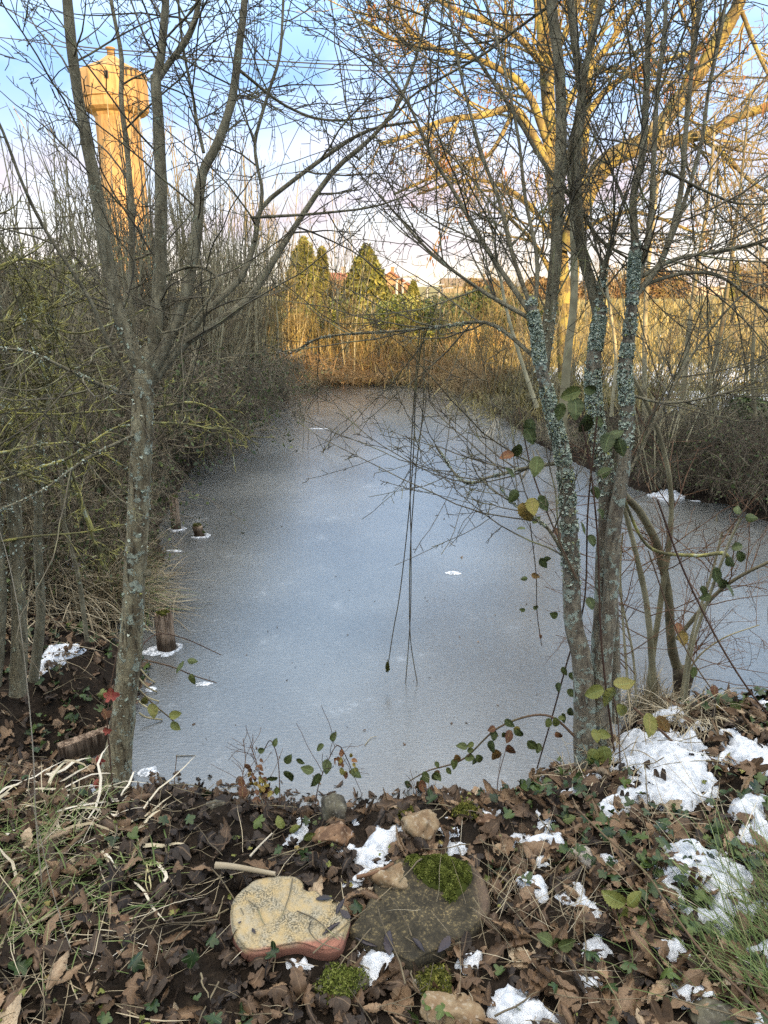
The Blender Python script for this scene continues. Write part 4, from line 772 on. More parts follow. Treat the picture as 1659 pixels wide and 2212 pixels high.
OVATE = [leaf_long(.34, c, b_, t, .014, 60 + s, .10, 19, .75) for s, (c, b_, t) in enumerate([(.5, -.5, .2), (-.5, -.6, -.2), (.7, -.3, .3), (.3, -.9, -.3)])]
def scatter(bag, temps, P, yaw, tilt, size, rnd, flip=.4):
    K = len(P); ti = rng.integers(0, len(temps), K)
    for t, (V, F, uv) in enumerate(temps):
        m_ = ti == t; k = int(m_.sum())
        if not k: continue
        cy, sy = np.cos(yaw[m_]), np.sin(yaw[m_]); ax, ay = tilt[m_, 0], tilt[m_, 1]
        Rz = np.zeros((k, 3, 3)); Rz[:, 0, 0] = cy; Rz[:, 0, 1] = -sy; Rz[:, 1, 0] = sy; Rz[:, 1, 1] = cy; Rz[:, 2, 2] = 1
        Rx = np.zeros((k, 3, 3)); Rx[:, 0, 0] = 1; Rx[:, 1, 1] = Rx[:, 2, 2] = np.cos(ax); Rx[:, 1, 2] = -np.sin(ax); Rx[:, 2, 1] = np.sin(ax)
        Ry = np.zeros((k, 3, 3)); Ry[:, 1, 1] = 1; Ry[:, 0, 0] = Ry[:, 2, 2] = np.cos(ay); Ry[:, 0, 2] = np.sin(ay); Ry[:, 2, 0] = -np.sin(ay)
        Q = Rz @ Ry @ Rx; c = V.mean(0); fl = np.where(rng.uniform(size=k) < flip, -1, 1)[:, None, None] * np.array([0, 0, 1.]) + np.array([1, 1, 0.])
        VV = np.einsum('kij,kvj->kvi', Q, (V - c)[None] * fl) * size[m_][:, None, None] + P[m_][:, None]
        nv = len(V); Fs = F if isinstance(F, list) else [F]
        bag.add(VV.reshape(-1, 3), [(np.arange(k)[:, None, None] * nv + f[None]).reshape(-1, f.shape[1]) for f in Fs], rnd=np.repeat(rnd[m_], nv), uvl=np.tile(uv, (k, 1)))
# ---- stepping stones
def slab(name, px, z, th, mat, loc_lab, cat, tilt=(0, 0)):
    P = np.array([G(a, b, z)[:2] for a, b in px]); P = smooth_poly(np.vstack([P, P[:1]]), len(P) * 5 + 1)[:-1]; c = P.mean(0); n = len(P)
    if ((P[:, 0] * np.roll(P[:, 1], -1) - np.roll(P[:, 0], -1) * P[:, 1]).sum()) < 0: P = P[::-1]
    Q = P - c; d = 1.0; V = []; rr = [0, .25, .5, .75, .9, .965]; Ln = np.linalg.norm(Q, axis=1, keepdims=True)
    V.append(np.zeros((1, 3)))
    def ring(sh, zz): q = Q * (1 - sh / Ln); return np.column_stack([q, np.full(n, zz)])
    for r_ in rr[1:]: V.append(np.column_stack([Q * r_, np.full(n, 0)]))
    V += [ring(.006, -.001), ring(.002, -.005), ring(0, -.011), ring(-.002, -th * .6), ring(.004, -th)]
    V = np.concatenate(V); nz = (fbm(V[:, 0] * 30, V[:, 1] * 30, 12, 3) - .5) * .006; V[:, 2] += nz + V[:, 0] * tilt[0] + V[:, 1] * tilt[1]
    i = np.arange(n); j = (i + 1) % n; F = [np.stack([i * 0, 1 + i, 1 + j], 1)]
    for k in range(9): F.append(np.stack([1 + k * n + i, 1 + (k + 1) * n + i, 1 + (k + 1) * n + j, 1 + k * n + j], 1))
    o = mk(name, V, F, mat); o.location = (c[0], c[1], z); tag(o, loc_lab, cat); return o, P
sp1 = [(498,1990),(497,1962),(506,1936),(528,1915),(548,1899),(580,1892),(618,1890),(640,1893),(656,1904),(655,1917),(668,1924),(684,1922),(700,1936),(728,1944),(750,1958),(756,1985),(748,2012),(738,2040),(715,2052),(690,2050),(655,2040),(615,2042),(575,2052),(535,2054),(514,2035),(502,2012)]
m = M('stone_beige', .9, .15); n1 = m.noise(22, 6, .7); sp = m.noise(210, 3, .6); c = m.mix(m.thr(n1, .35, .65), (.42, .32, .165), (.36, .325, .24))
dm = m.math('MULTIPLY', m.thr(sp, .44, .56), m.thr(m.noise(12, 5, .65), .38, .62)); c = m.mix(m.math('MULTIPLY', dm, .85), c, (.07, .065, .045))
yy = m.sepz('Object', 'Y'); xx = m.sepz('Object', 'X'); ed = m.math('ADD', yy, m.math('ADD', m.math('MULTIPLY', m.math('SUBTRACT', m.noise(9, 4), .5), .03), m.math('MULTIPLY', xx, -.16)))
red = m.math('SUBTRACT', 1.0, m.thr(ed, -.108, -.090)); rc = m.mix(m.math('MULTIPLY', m.thr(sp, .55, .65), .6), (.33, .155, .11), (.13, .07, .05)); c = m.mix(red, c, rc)
side = m.math('SUBTRACT', 1.0, m.thr(m.sepz('Object', 'Z'), -.016, -.009)); c = m.mix(side, c, (.22, .105, .075))
m.set('Base Color', c); m.bump(m.math('ADD', sp, m.math('MULTIPLY', n1, .6)), .45, .004); MAT['stone_beige'] = m.m
st1, ST1 = slab('stepping_stone', sp1, .412, .045, MAT['stone_beige'], 'rounded beige stepping stone slab with a red front edge lying in the dead leaves', 'stone')
sp2 = [(752,2003),(775,1975),(798,1938),(808,1905),(828,1872),(858,1856),(900,1850),(960,1852),(1012,1862),(1040,1890),(1058,1930),(1054,1968),(1034,1996),(1005,2022),(960,2046),(915,2064),(888,2078),(862,2066),(820,2048),(775,2026)]
m = M('stone_dark', .9, .15); n1 = m.noise(18, 6, .7); sp = m.noise(150, 4, .7); c = m.mix(m.thr(n1, .35, .7), (.032, .029, .022), (.078, .067, .045)); c = m.mix(m.math('MULTIPLY', m.thr(sp, .52, .62), m.math('MULTIPLY', m.thr(n1, .35, .7), .75)), c, (.32, .25, .12))
c = m.mix(m.math('MULTIPLY', m.thr(m.math('ADD', m.sepz('Object', 'X'), m.math('MULTIPLY', m.noise(20, 3), .05)), .17, .21), .35), c, (.24, .16, .12))
m.set('Base Color', c); m.bump(m.math('ADD', sp, n1), .6, .004); MAT['stone_dark'] = m.m
st2, ST2 = slab('stepping_stone', sp2, .402, .05, MAT['stone_dark'], 'dark speckled stepping stone slab half covered by a moss cushion', 'stone', tilt=(.0, .04))
# moss patches: cushion of little upright faces
def moss(name, px, z, hgt, n, mat, parent=None, label=None, cat=None, size=.0035, zfun=None):
    poly = np.array([G(a, b, z)[:2] for a, b in px]); lo, hi = poly.min(0) - .01, poly.max(0) + .01; x = rng.uniform(lo[0], hi[0], n * 3); y = rng.uniform(lo[1], hi[1], n * 3)
    d = -polysdf(x, y, poly) + (fbm(x * 45, y * 45, 5, 3) - .5) * .05; k = d > rng.uniform(-.002, .010, len(d)); x, y, d = x[k][:n], y[k][:n], d[k][:n]
    zz = (z if zfun is None else zfun(x, y)) + hgt * np.sqrt(np.clip(d / .03, 0, 1)) * (.6 + .8 * fbm(x * 60, y * 60, 6, 3)); P = np.stack([x, y, zz], 1)
    V, F = face_cloud(P, size, np.array([0, -.2, .8]), .8, .6); cl = np.clip(rng.normal(.5, .22, len(P)) + (fbm(x * 60, y * 60, 6, 3) - .5) * 1.2 - .1, 0, 1)
    # cushion body under the faces
    g = 30; X, Y = np.meshgrid(np.linspace(lo[0], hi[0], g), np.linspace(lo[1], hi[1], g)); dd = (-polysdf(X, Y, poly)).reshape(g, g); Z = (z if zfun is None else zfun(X, Y)) + hgt * np.sqrt(np.clip(dd / .03, 0, 1)) * .8 - .006; Z = np.where(dd < 0, Z - .01, Z)
    b = Bag(); i = (np.arange(g - 1)[:, None] * g + np.arange(g - 1)[None]).ravel(); b.add(np.stack([X.ravel(), Y.ravel(), Z.ravel()], 1), np.stack([i, i + 1, i + g + 1, i + g], 1)[(dd.ravel()[i] > -.004)], rnd=np.full(g * g, .15)); b.add(V, F, rnd=np.repeat(cl, 4))
    off = np.array(parent.location) if parent else None; o = b.build(name, mat, parent, off)
    if label: tag(o, label, cat)
    return o
moss('moss', [(880,1862),(900,1852),(950,1851),(1005,1858),(1020,1872),(1022,1900),(1005,1925),(985,1938),(970,1950),(955,1925),(925,1915),(900,1895)], .408, .026, 9000, MAT['moss'], st2)
# ---- rocks
def rock(name, px, py, wpx, hr, mat, label, seed, mossm=None, flat=.7, lift=.0, deep=.8):
    p = ground_px(px, py); d = ray(px, py); s = (p[1] / d[1]) / FPX; w = wpx * s / 2
    n1, n2 = 52, 30; th = np.linspace(0, 2 * np.pi, n1, endpoint=False); ph = np.linspace(.001, np.pi - .001, n2); TH, PH = np.meshgrid(th, ph)
    U = np.stack([np.cos(TH) * np.sin(PH), np.sin(TH) * np.sin(PH), np.cos(PH)], -1).reshape(-1, 3); r_ = np.random.default_rng(seed)
    cut = nrm(r_.normal(size=(13, 3)) * np.array([1, 1, .8])); k = r_.uniform(.50, .86, 13); rad = np.ones(len(U))
    for c_, kk in zip(cut, k): dt = U @ c_; rad = np.minimum(rad, np.where(dt > .05, kk / np.maximum(dt, .05), 9))
    rad *= 1.15 + (fbm(U[:, 0] * 2.5 + seed, U[:, 1] * 2.5 + U[:, 2] * 2, seed) - .5) * .5 + (fbm(U[:, 0] * 12 + seed, U[:, 1] * 12 + U[:, 2] * 9, seed, 3) - .5) * .10; V = U * rad[:, None] * np.array([w, w * deep, w * flat * hr]); i = (np.arange(n2 - 1)[:, None] * n1 + np.arange(n1)[None]).ravel(); j = (np.arange(n2 - 1)[:, None] * n1 + (np.arange(n1)[None] + 1) % n1).ravel()
    o = mk(name, V, np.stack([i, i + n1, j + n1, j], 1), mat); o.location = (p[0], p[1], p[2] + w * flat * hr * .28 + lift); o.rotation_euler = (0, 0, r_.uniform(0, 6)); tag(o, label, 'rock')
    if mossm:
        k = V[:, 2] > .1 * V[:, 2].max(); k = V[k]; q = k[rng.integers(0, len(k), 2600)] + rng.normal(0, w * .07, (2600, 3)) + np.array([0, 0, .004]); VV, FF = face_cloud(q, .004, nrm(q) + np.array([0, 0, .4]), .7); mk('moss', VV, FF, mossm, o, smooth=False, attrs={'rnd': np.repeat(np.clip(rng.normal(.5, .25, 2600), 0, 1), 4)})
    return o
def rockmat(name, a, b_, c_): 
    m = M(name, .7, .3); n1 = m.noise(16, 6, .7); m.set('Base Color', m.mix(m.math('MULTIPLY', m.thr(m.noise(70, 4), .55, .66), .6), m.mix(m.thr(n1, .38, .62), a, b_), c_)); m.bump(n1, .7, .01); return m.m
MAT['r1'] = rockmat('rock_flint_tan', (.20, .13, .07), (.29, .22, .13), (.40, .34, .26)); MAT['r2'] = rockmat('rock_flint_brown', (.10, .055, .03), (.22, .13, .07), (.35, .26, .18)); MAT['r3'] = rockmat('rock_dark', (.05, .045, .035), (.13, .12, .08), (.25, .24, .2)); MAT['r4'] = rockmat('rock_white', (.26, .23, .19), (.45, .42, .37), (.15, .1, .07))
for a in [('rock', 908, 1795, 95, 1.2, MAT['r1'], 'beige angular flint at the water edge above the dark slab', 3, None), ('rock', 728, 1772, 85, 1.1, MAT['r3'], 'dark wet rock at the water edge left of the beige flint', 5, None), ('rock', 722, 1812, 90, .8, MAT['r2'], 'smooth brown flint below the dark wet rock', 8, None),
          ('rock', 838, 1905, 105, .8, MAT['r1'], 'tan faceted flint wedged between the two slabs', 11, None), ('rock', 735, 2140, 110, .8, MAT['r3'], 'low rock thickly covered in bright moss below the slabs', 13, MAT['moss']), ('rock', 940, 2140, 95, .9, MAT['r4'], 'pale rock with olive moss on its left shoulder', 17, MAT['moss_olive']),
          ('rock', 985, 2205, 135, .9, MAT['r1'], 'large tan flint cut by the bottom edge of the picture', 19, None), ('rock', 1560, 2215, 130, .6, MAT['r3'], 'dark smooth rock at the bottom right among leaves', 23, None), ('rock', 1262, 1860, 62, 1.0, MAT['r4'], 'white streaked flint beneath the hanging bramble leaf', 29, None),
          ('rock', 1005, 1760, 62, .8, MAT['r3'], 'mossy rock at the water edge right of the beige flint', 31, MAT['moss_olive']), ('rock', 868, 1768, 50, .8, MAT['r3'], 'small mossy rock touching the top of the beige flint', 37, MAT['moss_olive']), ('rock', 935, 1845, 45, .8, MAT['r2'], 'small brown stone just above the moss cushion', 41, None),
          ('rock', 1050, 1775, 50, .7, MAT['r2'], 'small rusty stone on the bank edge below the arching bramble', 43, None), ('rock', 268, 2000, 60, .6, MAT['r2'], 'reddish brown stone half buried in the left leaf litter', 47, None), ('rock', 178, 1725, 55, .7, MAT['r3'], 'dark mossy stone left of the left trunk foot', 53, MAT['moss_olive']), ('rock', 465, 1745, 40, .6, MAT['r3'], 'small dark stone at the water edge right of the left trunk', 59, None)]:
    rock(*a)
# ---- snow
SNOWP = []
def snow_patch(px, label, th=.030, step=None, nh=.5, world=None, holes=.22):
    poly = gpoly(px) if world is None else np.asarray(world, float); SNOWP.append(poly); lo, hi = poly.min(0), poly.max(0); ext = max(hi - lo); step = step or max(.006, ext / 110)
    lo = lo - .04; hi = hi + .04; X, Y = np.meshgrid(np.arange(lo[0], hi[0], step), np.arange(lo[1], hi[1], step)); sc = 1 / max(ext * .12, .02)
    d = -polysdf(X, Y, poly).reshape(X.shape) + (fbm(X * sc, Y * sc, 77, 4) - .5) * ext * .16 * (nh * 2) + (fbm(X * 70, Y * 70, 78, 3) - .5) * .04 + .010 - holes * np.clip(fbm(X * sc * 1.6, Y * sc * 1.6, 91, 3) - .50, 0, 1) * ext * 1.6
    e = np.clip(d / .045, 0, 1); Z = Hs(X, Y) + th * e ** .8 + (fbm(X * 30, Y * 30, 80, 3) - .5) * .016 * e - .004; Z = np.where(d < 0, Hs(X, Y) - .01, Z)
    ny_, nx_ = X.shape; i = (np.arange(ny_ - 1)[:, None] * nx_ + np.arange(nx_ - 1)[None]).ravel(); dm_ = np.maximum.reduce([d.ravel()[i], d.ravel()[i + 1], d.ravel()[i + nx_], d.ravel()[i + nx_ + 1]]); i = i[dm_ > 0]
    if len(i) == 0: return
    F = np.stack([i, i + 1, i + nx_ + 1, i + nx_], 1); uq, inv = np.unique(F, return_inverse=True); V = np.stack([X.ravel(), Y.ravel(), Z.ravel()], 1)[uq]
    o = mk('snow_patch', V, inv.reshape(F.shape), MAT['snow']); tag(o, label, 'snow patch'); return o
for px, lab in [([(1312,1645),(1335,1600),(1400,1578),(1440,1592),(1500,1615),(1535,1640),(1550,1680),(1568,1705),(1530,1745),(1470,1765),(1420,1745),(1390,1720),(1350,1685)], 'largest snow patch, on the mound right of the lichened stems'),
    ([(1370,1548),(1430,1552),(1490,1580),(1530,1600),(1480,1610),(1400,1580)], 'snow strip along the top of the right mound beside the ice'),
    ([(1560,1610),(1620,1600),(1690,1625),(1720,1650),(1690,1680),(1620,1670),(1580,1655)], 'snow patch at the right edge level with the mound top'),
    ([(1578,1795),(1610,1785),(1659,1800),(1700,1830),(1659,1852),(1600,1842)], 'snow lying in a curled brown leaf at the right edge'),
    ([(720,1838),(752,1828),(785,1828),(798,1800),(862,1786),(875,1800),(852,1830),(836,1848),(795,1880),(768,1862)], 'snow patch between the beige flint and the beige slab'),
    ([(733,1912),(790,1878),(840,1862),(868,1852),(850,1870),(800,1890),(765,1918)], 'thin snow strip along the back of the dark slab'),
    ([(765,2072),(800,2050),(862,2048),(880,2070),(855,2092),(832,2130),(800,2122),(770,2095)], 'snow patch against the front edge of the dark slab'),
    ([(628,2082),(650,2076),(672,2084),(650,2096)], 'small snow spot under the red edge of the beige slab'), ([(985,2080),(1008,2060),(1042,2062),(1038,2090),(1010,2104)], 'snow patch at the right corner of the dark slab'),
    ([(1055,2155),(1100,2130),(1155,2160),(1195,2190),(1240,2225),(1060,2225)], 'big snow patch at the bottom right of the slabs'), ([(1232,1912),(1262,1918),(1282,1955),(1300,1990),(1272,2006),(1250,1960)], 'snow streak left of the large green three part leaf'),
    ([(1252,2040),(1292,2026),(1316,2060),(1270,2072)], 'snow patch below the large green three part leaf'), ([(1428,1908),(1462,1930),(1515,1985),(1485,1990),(1440,1950)], 'slanting snow streak right of the large green three part leaf'),
    ([(1250,2110),(1290,2100),(1310,2130),(1275,2150)], 'snow spot among curled leaves near the bottom'), ([(1330,2150),(1360,2140),(1365,2175),(1335,2180)], 'small snow spot near the bottom right dark rock'), ([(1420,2040),(1470,2030),(1490,2070),(1450,2078)], 'snow patch among leaves above the dark smooth rock'),
    ([(1088,1812),(1135,1800),(1152,1818),(1112,1838)], 'snow patch among brown leaves right of the moss cushion'), ([(1165,1770),(1190,1762),(1192,1800),(1170,1800)], 'upright snow fleck under the ivy left of the right trunk'), ([(955,1828),(990,1820),(1002,1842),(968,1850)], 'snow patch directly above the moss cushion'),
    ([(950,1795),(985,1790),(985,1806),(960,1806)], 'little snow fleck right of the beige flint'), ([(1000,1757),(1080,1752),(1075,1764),(1010,1768)], 'thin snow rim on the bank by the mossy rock'), ([(1150,1855),(1180,1855),(1182,1875),(1155,1876)], 'snow fleck below the ivy, right of the moss cushion'),
    ([(68,1435),(98,1402),(150,1390),(185,1402),(140,1432),(82,1470)], 'snow patch between the slim trunks at the left'), ([(125,1205),(160,1198),(185,1212),(160,1230),(140,1226)], 'snow patch under the left sedge tussock'), ([(180,1690),(212,1690),(208,1722),(192,1716)], 'snow lump left of the left trunk foot'),
    ([(612,1835),(648,1772),(664,1785),(645,1822)], 'thin frosty snow streak on the leaves near the water'), ([(1540,1900),(1570,1880),(1580,1905),(1550,1920)], 'snow patch in the grass at the right edge'), ([(1590,1955),(1659,1945),(1690,1970),(1620,1985)], 'snow patch under the grass tuft at the right edge'), ([(0,1930),(18,1940),(10,1970),(-20,1960)], 'snow speck at the left edge in the grass'),
    ([(1300,1850),(1325,1845),(1328,1870),(1300,1872)], 'snow under the bent white leaf right of the flint'), ([(1210,1935),(1225,1930),(1232,1950),(1215,1955)], 'tiny snow fleck left of the snow streak'), ([(1400,1068),(1440,1058),(1480,1072),(1440,1082)], 'snow at the foot of the right bank shrub'), ([(1440,1905),(1400,1880),(1410,1870),(1446,1890)], 'small snow fleck behind the slanting streak')]:
    snow_patch(px, lab, holes=.3 if 'largest' in lab else .15)
for k, (poly, lab) in enumerate([([(3.4, 12.2), (6.2, 12.0), (9.5, 12.6), (10, 15.0), (7.0, 15.8), (4.5, 15.2), (3.0, 13.6)], 'wide snow sheet on the right bank before the golden field'), ([(3.8, 9.8), (5.6, 9.6), (6.6, 10.6), (5.4, 11.4), (4.2, 11)], 'snow patch in the brambles of the right bank'), ([(-2.6, 16.2), (-1.8, 16.1), (-1.7, 16.5), (-2.4, 16.7)], 'snow at the left foot of the far shore'),
        ([(.7, 16.15), (1.3, 16.1), (1.4, 16.5), (.8, 16.6)], 'snow at the right foot of the far shore'), ([(-1.3, 16.0), (-.8, 16.0), (-.7, 16.4), (-1.2, 16.5)], 'snow at the middle of the far shore'), ([(6, 21), (12, 20.5), (14, 22), (8, 22.5)], 'snow streak in the sunlit field'), ([(12, 46), (26, 45), (30, 50), (14, 51)], 'distant snow strip across the field')]):
    snow_patch(None, lab, th=.06 if k else .09, world=poly, holes=.5 if k < 2 else .1)
def snow_scatter():
    st = .009; X, Y = np.meshgrid(np.arange(-.1, 1.75, st), np.arange(1.05, 2.5, st)); n_ = fbm(X * 9.5, Y * 9.5, 121, 4) + .10 * sstep(.1, .8, X) - .05 * sstep(1.9, 1.3, Y) * sstep(.6, .2, X)
    d = (n_ - .72) * .22 + (fbm(X * 60, Y * 60, 78, 3) - .5) * .012; d = np.where(H(X, Y) > .05, d, -1)
    for Q in (ST1, ST2): d = np.minimum(d, polysdf(X, Y, Q).reshape(X.shape) - .005)
    e = np.clip(d / .02, 0, 1); Z = np.where(d < 0, Hs(X, Y) - .01, Hs(X, Y) + .030 * e + (fbm(X * 30, Y * 30, 80, 3) - .5) * .014 * e); ny_, nx_ = X.shape; i = (np.arange(ny_ - 1)[:, None] * nx_ + np.arange(nx_ - 1)[None]).ravel(); D = d.ravel()
    i = i[np.maximum.reduce([D[i], D[i + 1], D[i + nx_], D[i + nx_ + 1]]) > 0]; F = np.stack([i, i + 1, i + nx_ + 1, i + nx_], 1); uq, inv = np.unique(F, return_inverse=True)
    tag(mk('snow', np.stack([X.ravel(), Y.ravel(), Z.ravel()], 1)[uq], inv.reshape(F.shape), MAT['snow']), 'thin broken snow lying between the leaves of the right bank', kind='stuff')
snow_scatter()
# ---- rotten posts with snow rings
m = M('post_wood', .95, .1); g = m.noise(60, 5, .7, m.coord((1, 1, .08))); zz = m.sepz('Object', 'Z'); c = m.mix(m.thr(g, .38, .60), (.07, .045, .03), (.42, .31, .22)); wet = m.math('SUBTRACT', 1.0, m.thr(m.math('ADD', zz, m.math('MULTIPLY', m.noise(30, 3), .06)), .07, .15)); m.set('Base Color', m.mix(m.math('MULTIPLY', wet, .8), c, (.025, .018, .012))); m.bump(g, 1.0, .012); MAT['post'] = m.m
def post(px, pyb, pyt, rpx, top, label, lrim, seed, lean=0):
    b0 = G(px, pyb, 0); s = (b0[1] / ray(px, pyb)[1]) / FPX; w = rpx * s; h = W(px, pyt, b0[1])[0][2]; k = 26; r_ = np.random.default_rng(seed); prof = [(w * 1.05, -.02), (w * 1.0, h * .25), (w * .97, h * .5), (w * 1.0, h * .75), (w * top, h * .95)]
    V, F = lathe(prof, k); V = V.reshape(5, k, 3); V[:, :, :2] *= (1 + .10 * np.sign(np.sin(np.arange(k) * 2.1)) * r_.uniform(.2, 1, k))[None, :, None]; V[4, :, 2] += r_.uniform(-.12, .06, k) * h; V[:, :, 0] += V[:, :, 2] * lean
    V = np.concatenate([V.reshape(-1, 3), [[0 + h * lean, 0, h * .86]]]); i = np.arange(k); F = [F, np.stack([4 * k + i, 4 * k + (i + 1) % k, i * 0 + 5 * k], 1)]
    o = mk('wooden_post', V, F, MAT['post'], smooth=False); o.location = b0; tag(o, label, 'post', 'rotten posts in the ice')
    P = np.stack([rng.uniform(-w, w, 900) * .8, rng.uniform(-w, w, 900) * .8, np.full(900, h * .93)], 1); P[:, 0] += h * lean; P = P[np.hypot(P[:, 0] - h * lean, P[:, 1]) < w * .85]; P[:, 2] += rng.normal(0, .004, len(P)); V, F = face_cloud(P, .005, np.array([0, 0, .7]), .8); mk('moss', V, F, MAT['moss_olive'], o, attrs={'rnd': np.repeat(rng.uniform(0, .8, len(P)), 4)})
    kk = 40; th = np.arange(kk) / kk * 2 * np.pi; wob = .75 + .9 * (fbm(np.cos(th) * 2 + seed, np.sin(th) * 2, 3) - .5) * 2; V = []
    for q, zq in ((1.0, .003), (1.2, .010), (1.6, .009), (1.95, .0012)): V.append(np.stack([np.cos(th) * w * (1 + (q - 1) * wob) * 1.15 + .2 * w, np.sin(th) * w * (1 + (q - 1) * wob), np.full(kk, zq)], 1))
    i = np.arange(3)[:, None] * kk; j = np.arange(kk)[None]; F = np.stack([i + j, i + kk + j, i + kk + (j + 1) % kk, i + (j + 1) % kk], -1).reshape(-1, 4); q = mk('snow_ring', np.concatenate(V), F, MAT['ice_rim']); q.location = b0; tag(q, lrim, 'snow ring')
post(360, 1402, 1318, 18, .95, 'thick rotten post nearest the left trunk, pale splintered top', 'white frost ring round the nearest rotten post', 1)
post(381, 1143, 1066, 9.5, .95, 'tall thin rotten post farthest out along the left bank', 'white frost ring round the tall thin post', 2)
post(431, 1158, 1132, 10.5, .7, 'short tapering rotten stump right of the thin post', 'white frost ring round the short stump', 3, -.12)
# ---- grass
def blades(bases, L, wd, az, el, droop, nseg=7, jit=.05):
    K = len(bases); d = np.stack([np.cos(az) * np.cos(el), np.sin(az) * np.cos(el), np.sin(el)], 1); P = [bases]; st = (L / (nseg - 1))[:, None]
    for i in range(nseg - 1): d = nrm(d + rng.normal(0, jit, (K, 3)) + np.stack([d[:, 0] * 0, d[:, 1] * 0, -droop], 1)); P.append(P[-1] + d * st)
    P = np.stack(P, 1); zmin = Hs(P[:, :, 0], P[:, :, 1]) + .012; P[:, :, 2] = np.maximum(P[:, :, 2], zmin)
    T = nrm(np.gradient(P, axis=1)); a2 = az[:, None] + rng.normal(0, .5, (K, 1)); side = nrm(np.cross(T, np.stack([np.cos(a2) * np.ones((K, nseg)) * .4, np.sin(a2) * np.ones((K, nseg)) * .4, np.ones((K, nseg))], -1)))
    w = wd[:, None, None] * np.array([.5, .9, 1, 1, .9, .6, .08])[None, :nseg, None]; V = np.stack([P - side * w, P + side * w], 2).reshape(-1, 3)
    i = np.arange(nseg - 1) * 2; f = np.stack([i, i + 1, i + 3, i + 2], 1); F = (np.arange(K)[:, None, None] * nseg * 2 + f[None]).reshape(-1, 4); return V, F, nseg * 2
def tuft(name, mat, specs, label, kind='stuff', cat='grass'):
    b = Bag()
    for (px, py), sp_, n, L, wd, az, saz, el, sel, dr, rr in specs:
        c = ground_px(px, py); bs = np.stack([c[0] + rng.normal(0, sp_, n), c[1] + rng.normal(0, sp_ * .8, n), np.zeros(n)], 1); bs[:, 2] = Hs(bs[:, 0], bs[:, 1]) - .005
        V, F, q = blades(bs, rng.uniform(.5, 1.15, n) * L, rng.uniform(.6, 1.3, n) * wd, np.radians(rng.normal(az, saz, n)), np.radians(np.clip(rng.normal(el, sel, n), 2, 89)), rng.uniform(.4, 1.4, n) * dr, jit=.22 if name == 'strap_leaves' else .07)
        b.add(V, F, rnd=np.repeat(np.clip(rng.normal(rr, .2, n), 0, 1), q))
    o = b.build(name, mat); tag(o, label, cat, kind=kind); return o
tuft('grass', MAT['grass'], [((10, 1860), .11, 220, .16, .0013, 0, 120, 45, 20, .14, .5), ((20, 1990), .10, 110, .15, .0013, 0, 120, 35, 18, .12, .5), ((300, 1880), .05, 50, .11, .0018, 0, 150, 35, 15, .15, .55), ((180, 1930), .14, 70, .15, .0012, 0, 150, 25, 12, .1, .5), ((120, 1760), .10, 80, .15, .0014, 0, 150, 45, 15, .1, .6)], 'green grass at the lower left among bleached stalks')
tuft('grass', MAT['grass'], [((1690, 2140), .07, 150, .26, .0011, 130, 30, 50, 14, .12, .45), ((1670, 2010), .07, 60, .22, .0012, 150, 40, 45, 14, .1, .5), ((1500, 2080), .12, 60, .18, .0011, 150, 50, 45, 18, .1, .5), ((1720, 1960), .1, 120, .26, .0013, 140, 40, 50, 15, .1, .5)], 'green arching grass tuft at the lower right')
tuft('dry_grass', MAT['straw'], [((50, 1800), .14, 80, .18, .0013, 20, 90, 25, 14, .12, .55), ((100, 1980), .2, 60, .28, .0009, 20, 90, 18, 10, .08, .5), ((40, 2080), .15, 35, .28, .0011, 20, 70, 15, 10, .07, .5), ((1300, 1640), .08, 160, .20, .0018, 100, 130, 40, 20, .22, .4), ((1480, 1800), .18, 100, .24, .0011, 120, 100, 20, 14, .1, .5), ((1150, 1980), .12, 60, .22, .0008, 90, 120, 60, 15, .05, .45), ((500, 1950), .4, 50, .2, .0008, 20, 150, 8, 8, .03, .5), ((1300, 2000), .35, 80, .2, .0008, 20, 150, 20, 18, .05, .5)], 'thin bleached dry grass scattered over both banks')
tuft('strap_leaves', MAT['straw'], [((110, 1700), .08, 12, .30, .006, -30, 80, 22, 14, .2, .8), ((150, 1790), .09, 12, .26, .0045, -20, 80, 18, 10, .16, .8), ((10, 1740), .10, 12, .28, .005, -10, 60, 18, 12, .1, .8), ((260, 1830), .08, 7, .26, .006, -20, 50, 12, 8, .12, .85), ((70, 1850), .1, 10, .28, .005, -20, 50, 12, 8, .06, .8)], 'broad bleached strap leaves collapsed over the left bank')
tuft('sedge', MAT['straw'], [((255, 1310), .09, 420, .46, .0020, -25, 42, 48, 18, .20, .35), ((180, 1290), .14, 420, .55, .0026, -60, 70, 40, 20, .18, .3), ((270, 1240), .10, 240, .4, .0024, -15, 40, 40, 16, .18, .3), ((60, 1310), .2, 320, .5, .0024, -60, 80, 40, 20, .18, .3), ((200, 1200), .25, 260, .5, .0022, -60, 80, 45, 20, .16, .3)], 'arching straw coloured sedge tussock overhanging the left ice edge')
tuft('sedge', MAT['grass'], [((250, 1290), .10, 180, .42, .0026, -20, 42, 50, 18, .18, .45), ((270, 1210), .10, 120, .36, .0026, -20, 50, 45, 16, .16, .4)], 'green blades mixed in the left sedge tussock')
tuft('sedge', MAT['straw'], [((1420, 1540), .06, 420, .26, .0018, -60, 60, 50, 22, .30, .42), ((1385, 1530), .05, 240, .28, .0017, -90, 60, 60, 20, .26, .35), ((1480, 1550), .05, 160, .22, .0016, -70, 70, 45, 20, .3, .5)], 'withered grey sedge clump at the foot of the right ice shrub')
tuft('reeds', MAT['reed_gold'], [((a, 818 - 3 * (i_ % 2)), .35, 150, .7, .006, 90, 120, 62, 18, .04, .6) for i_, a in enumerate(range(600, 1020, 36))], 'golden dead reeds lining the far shore')
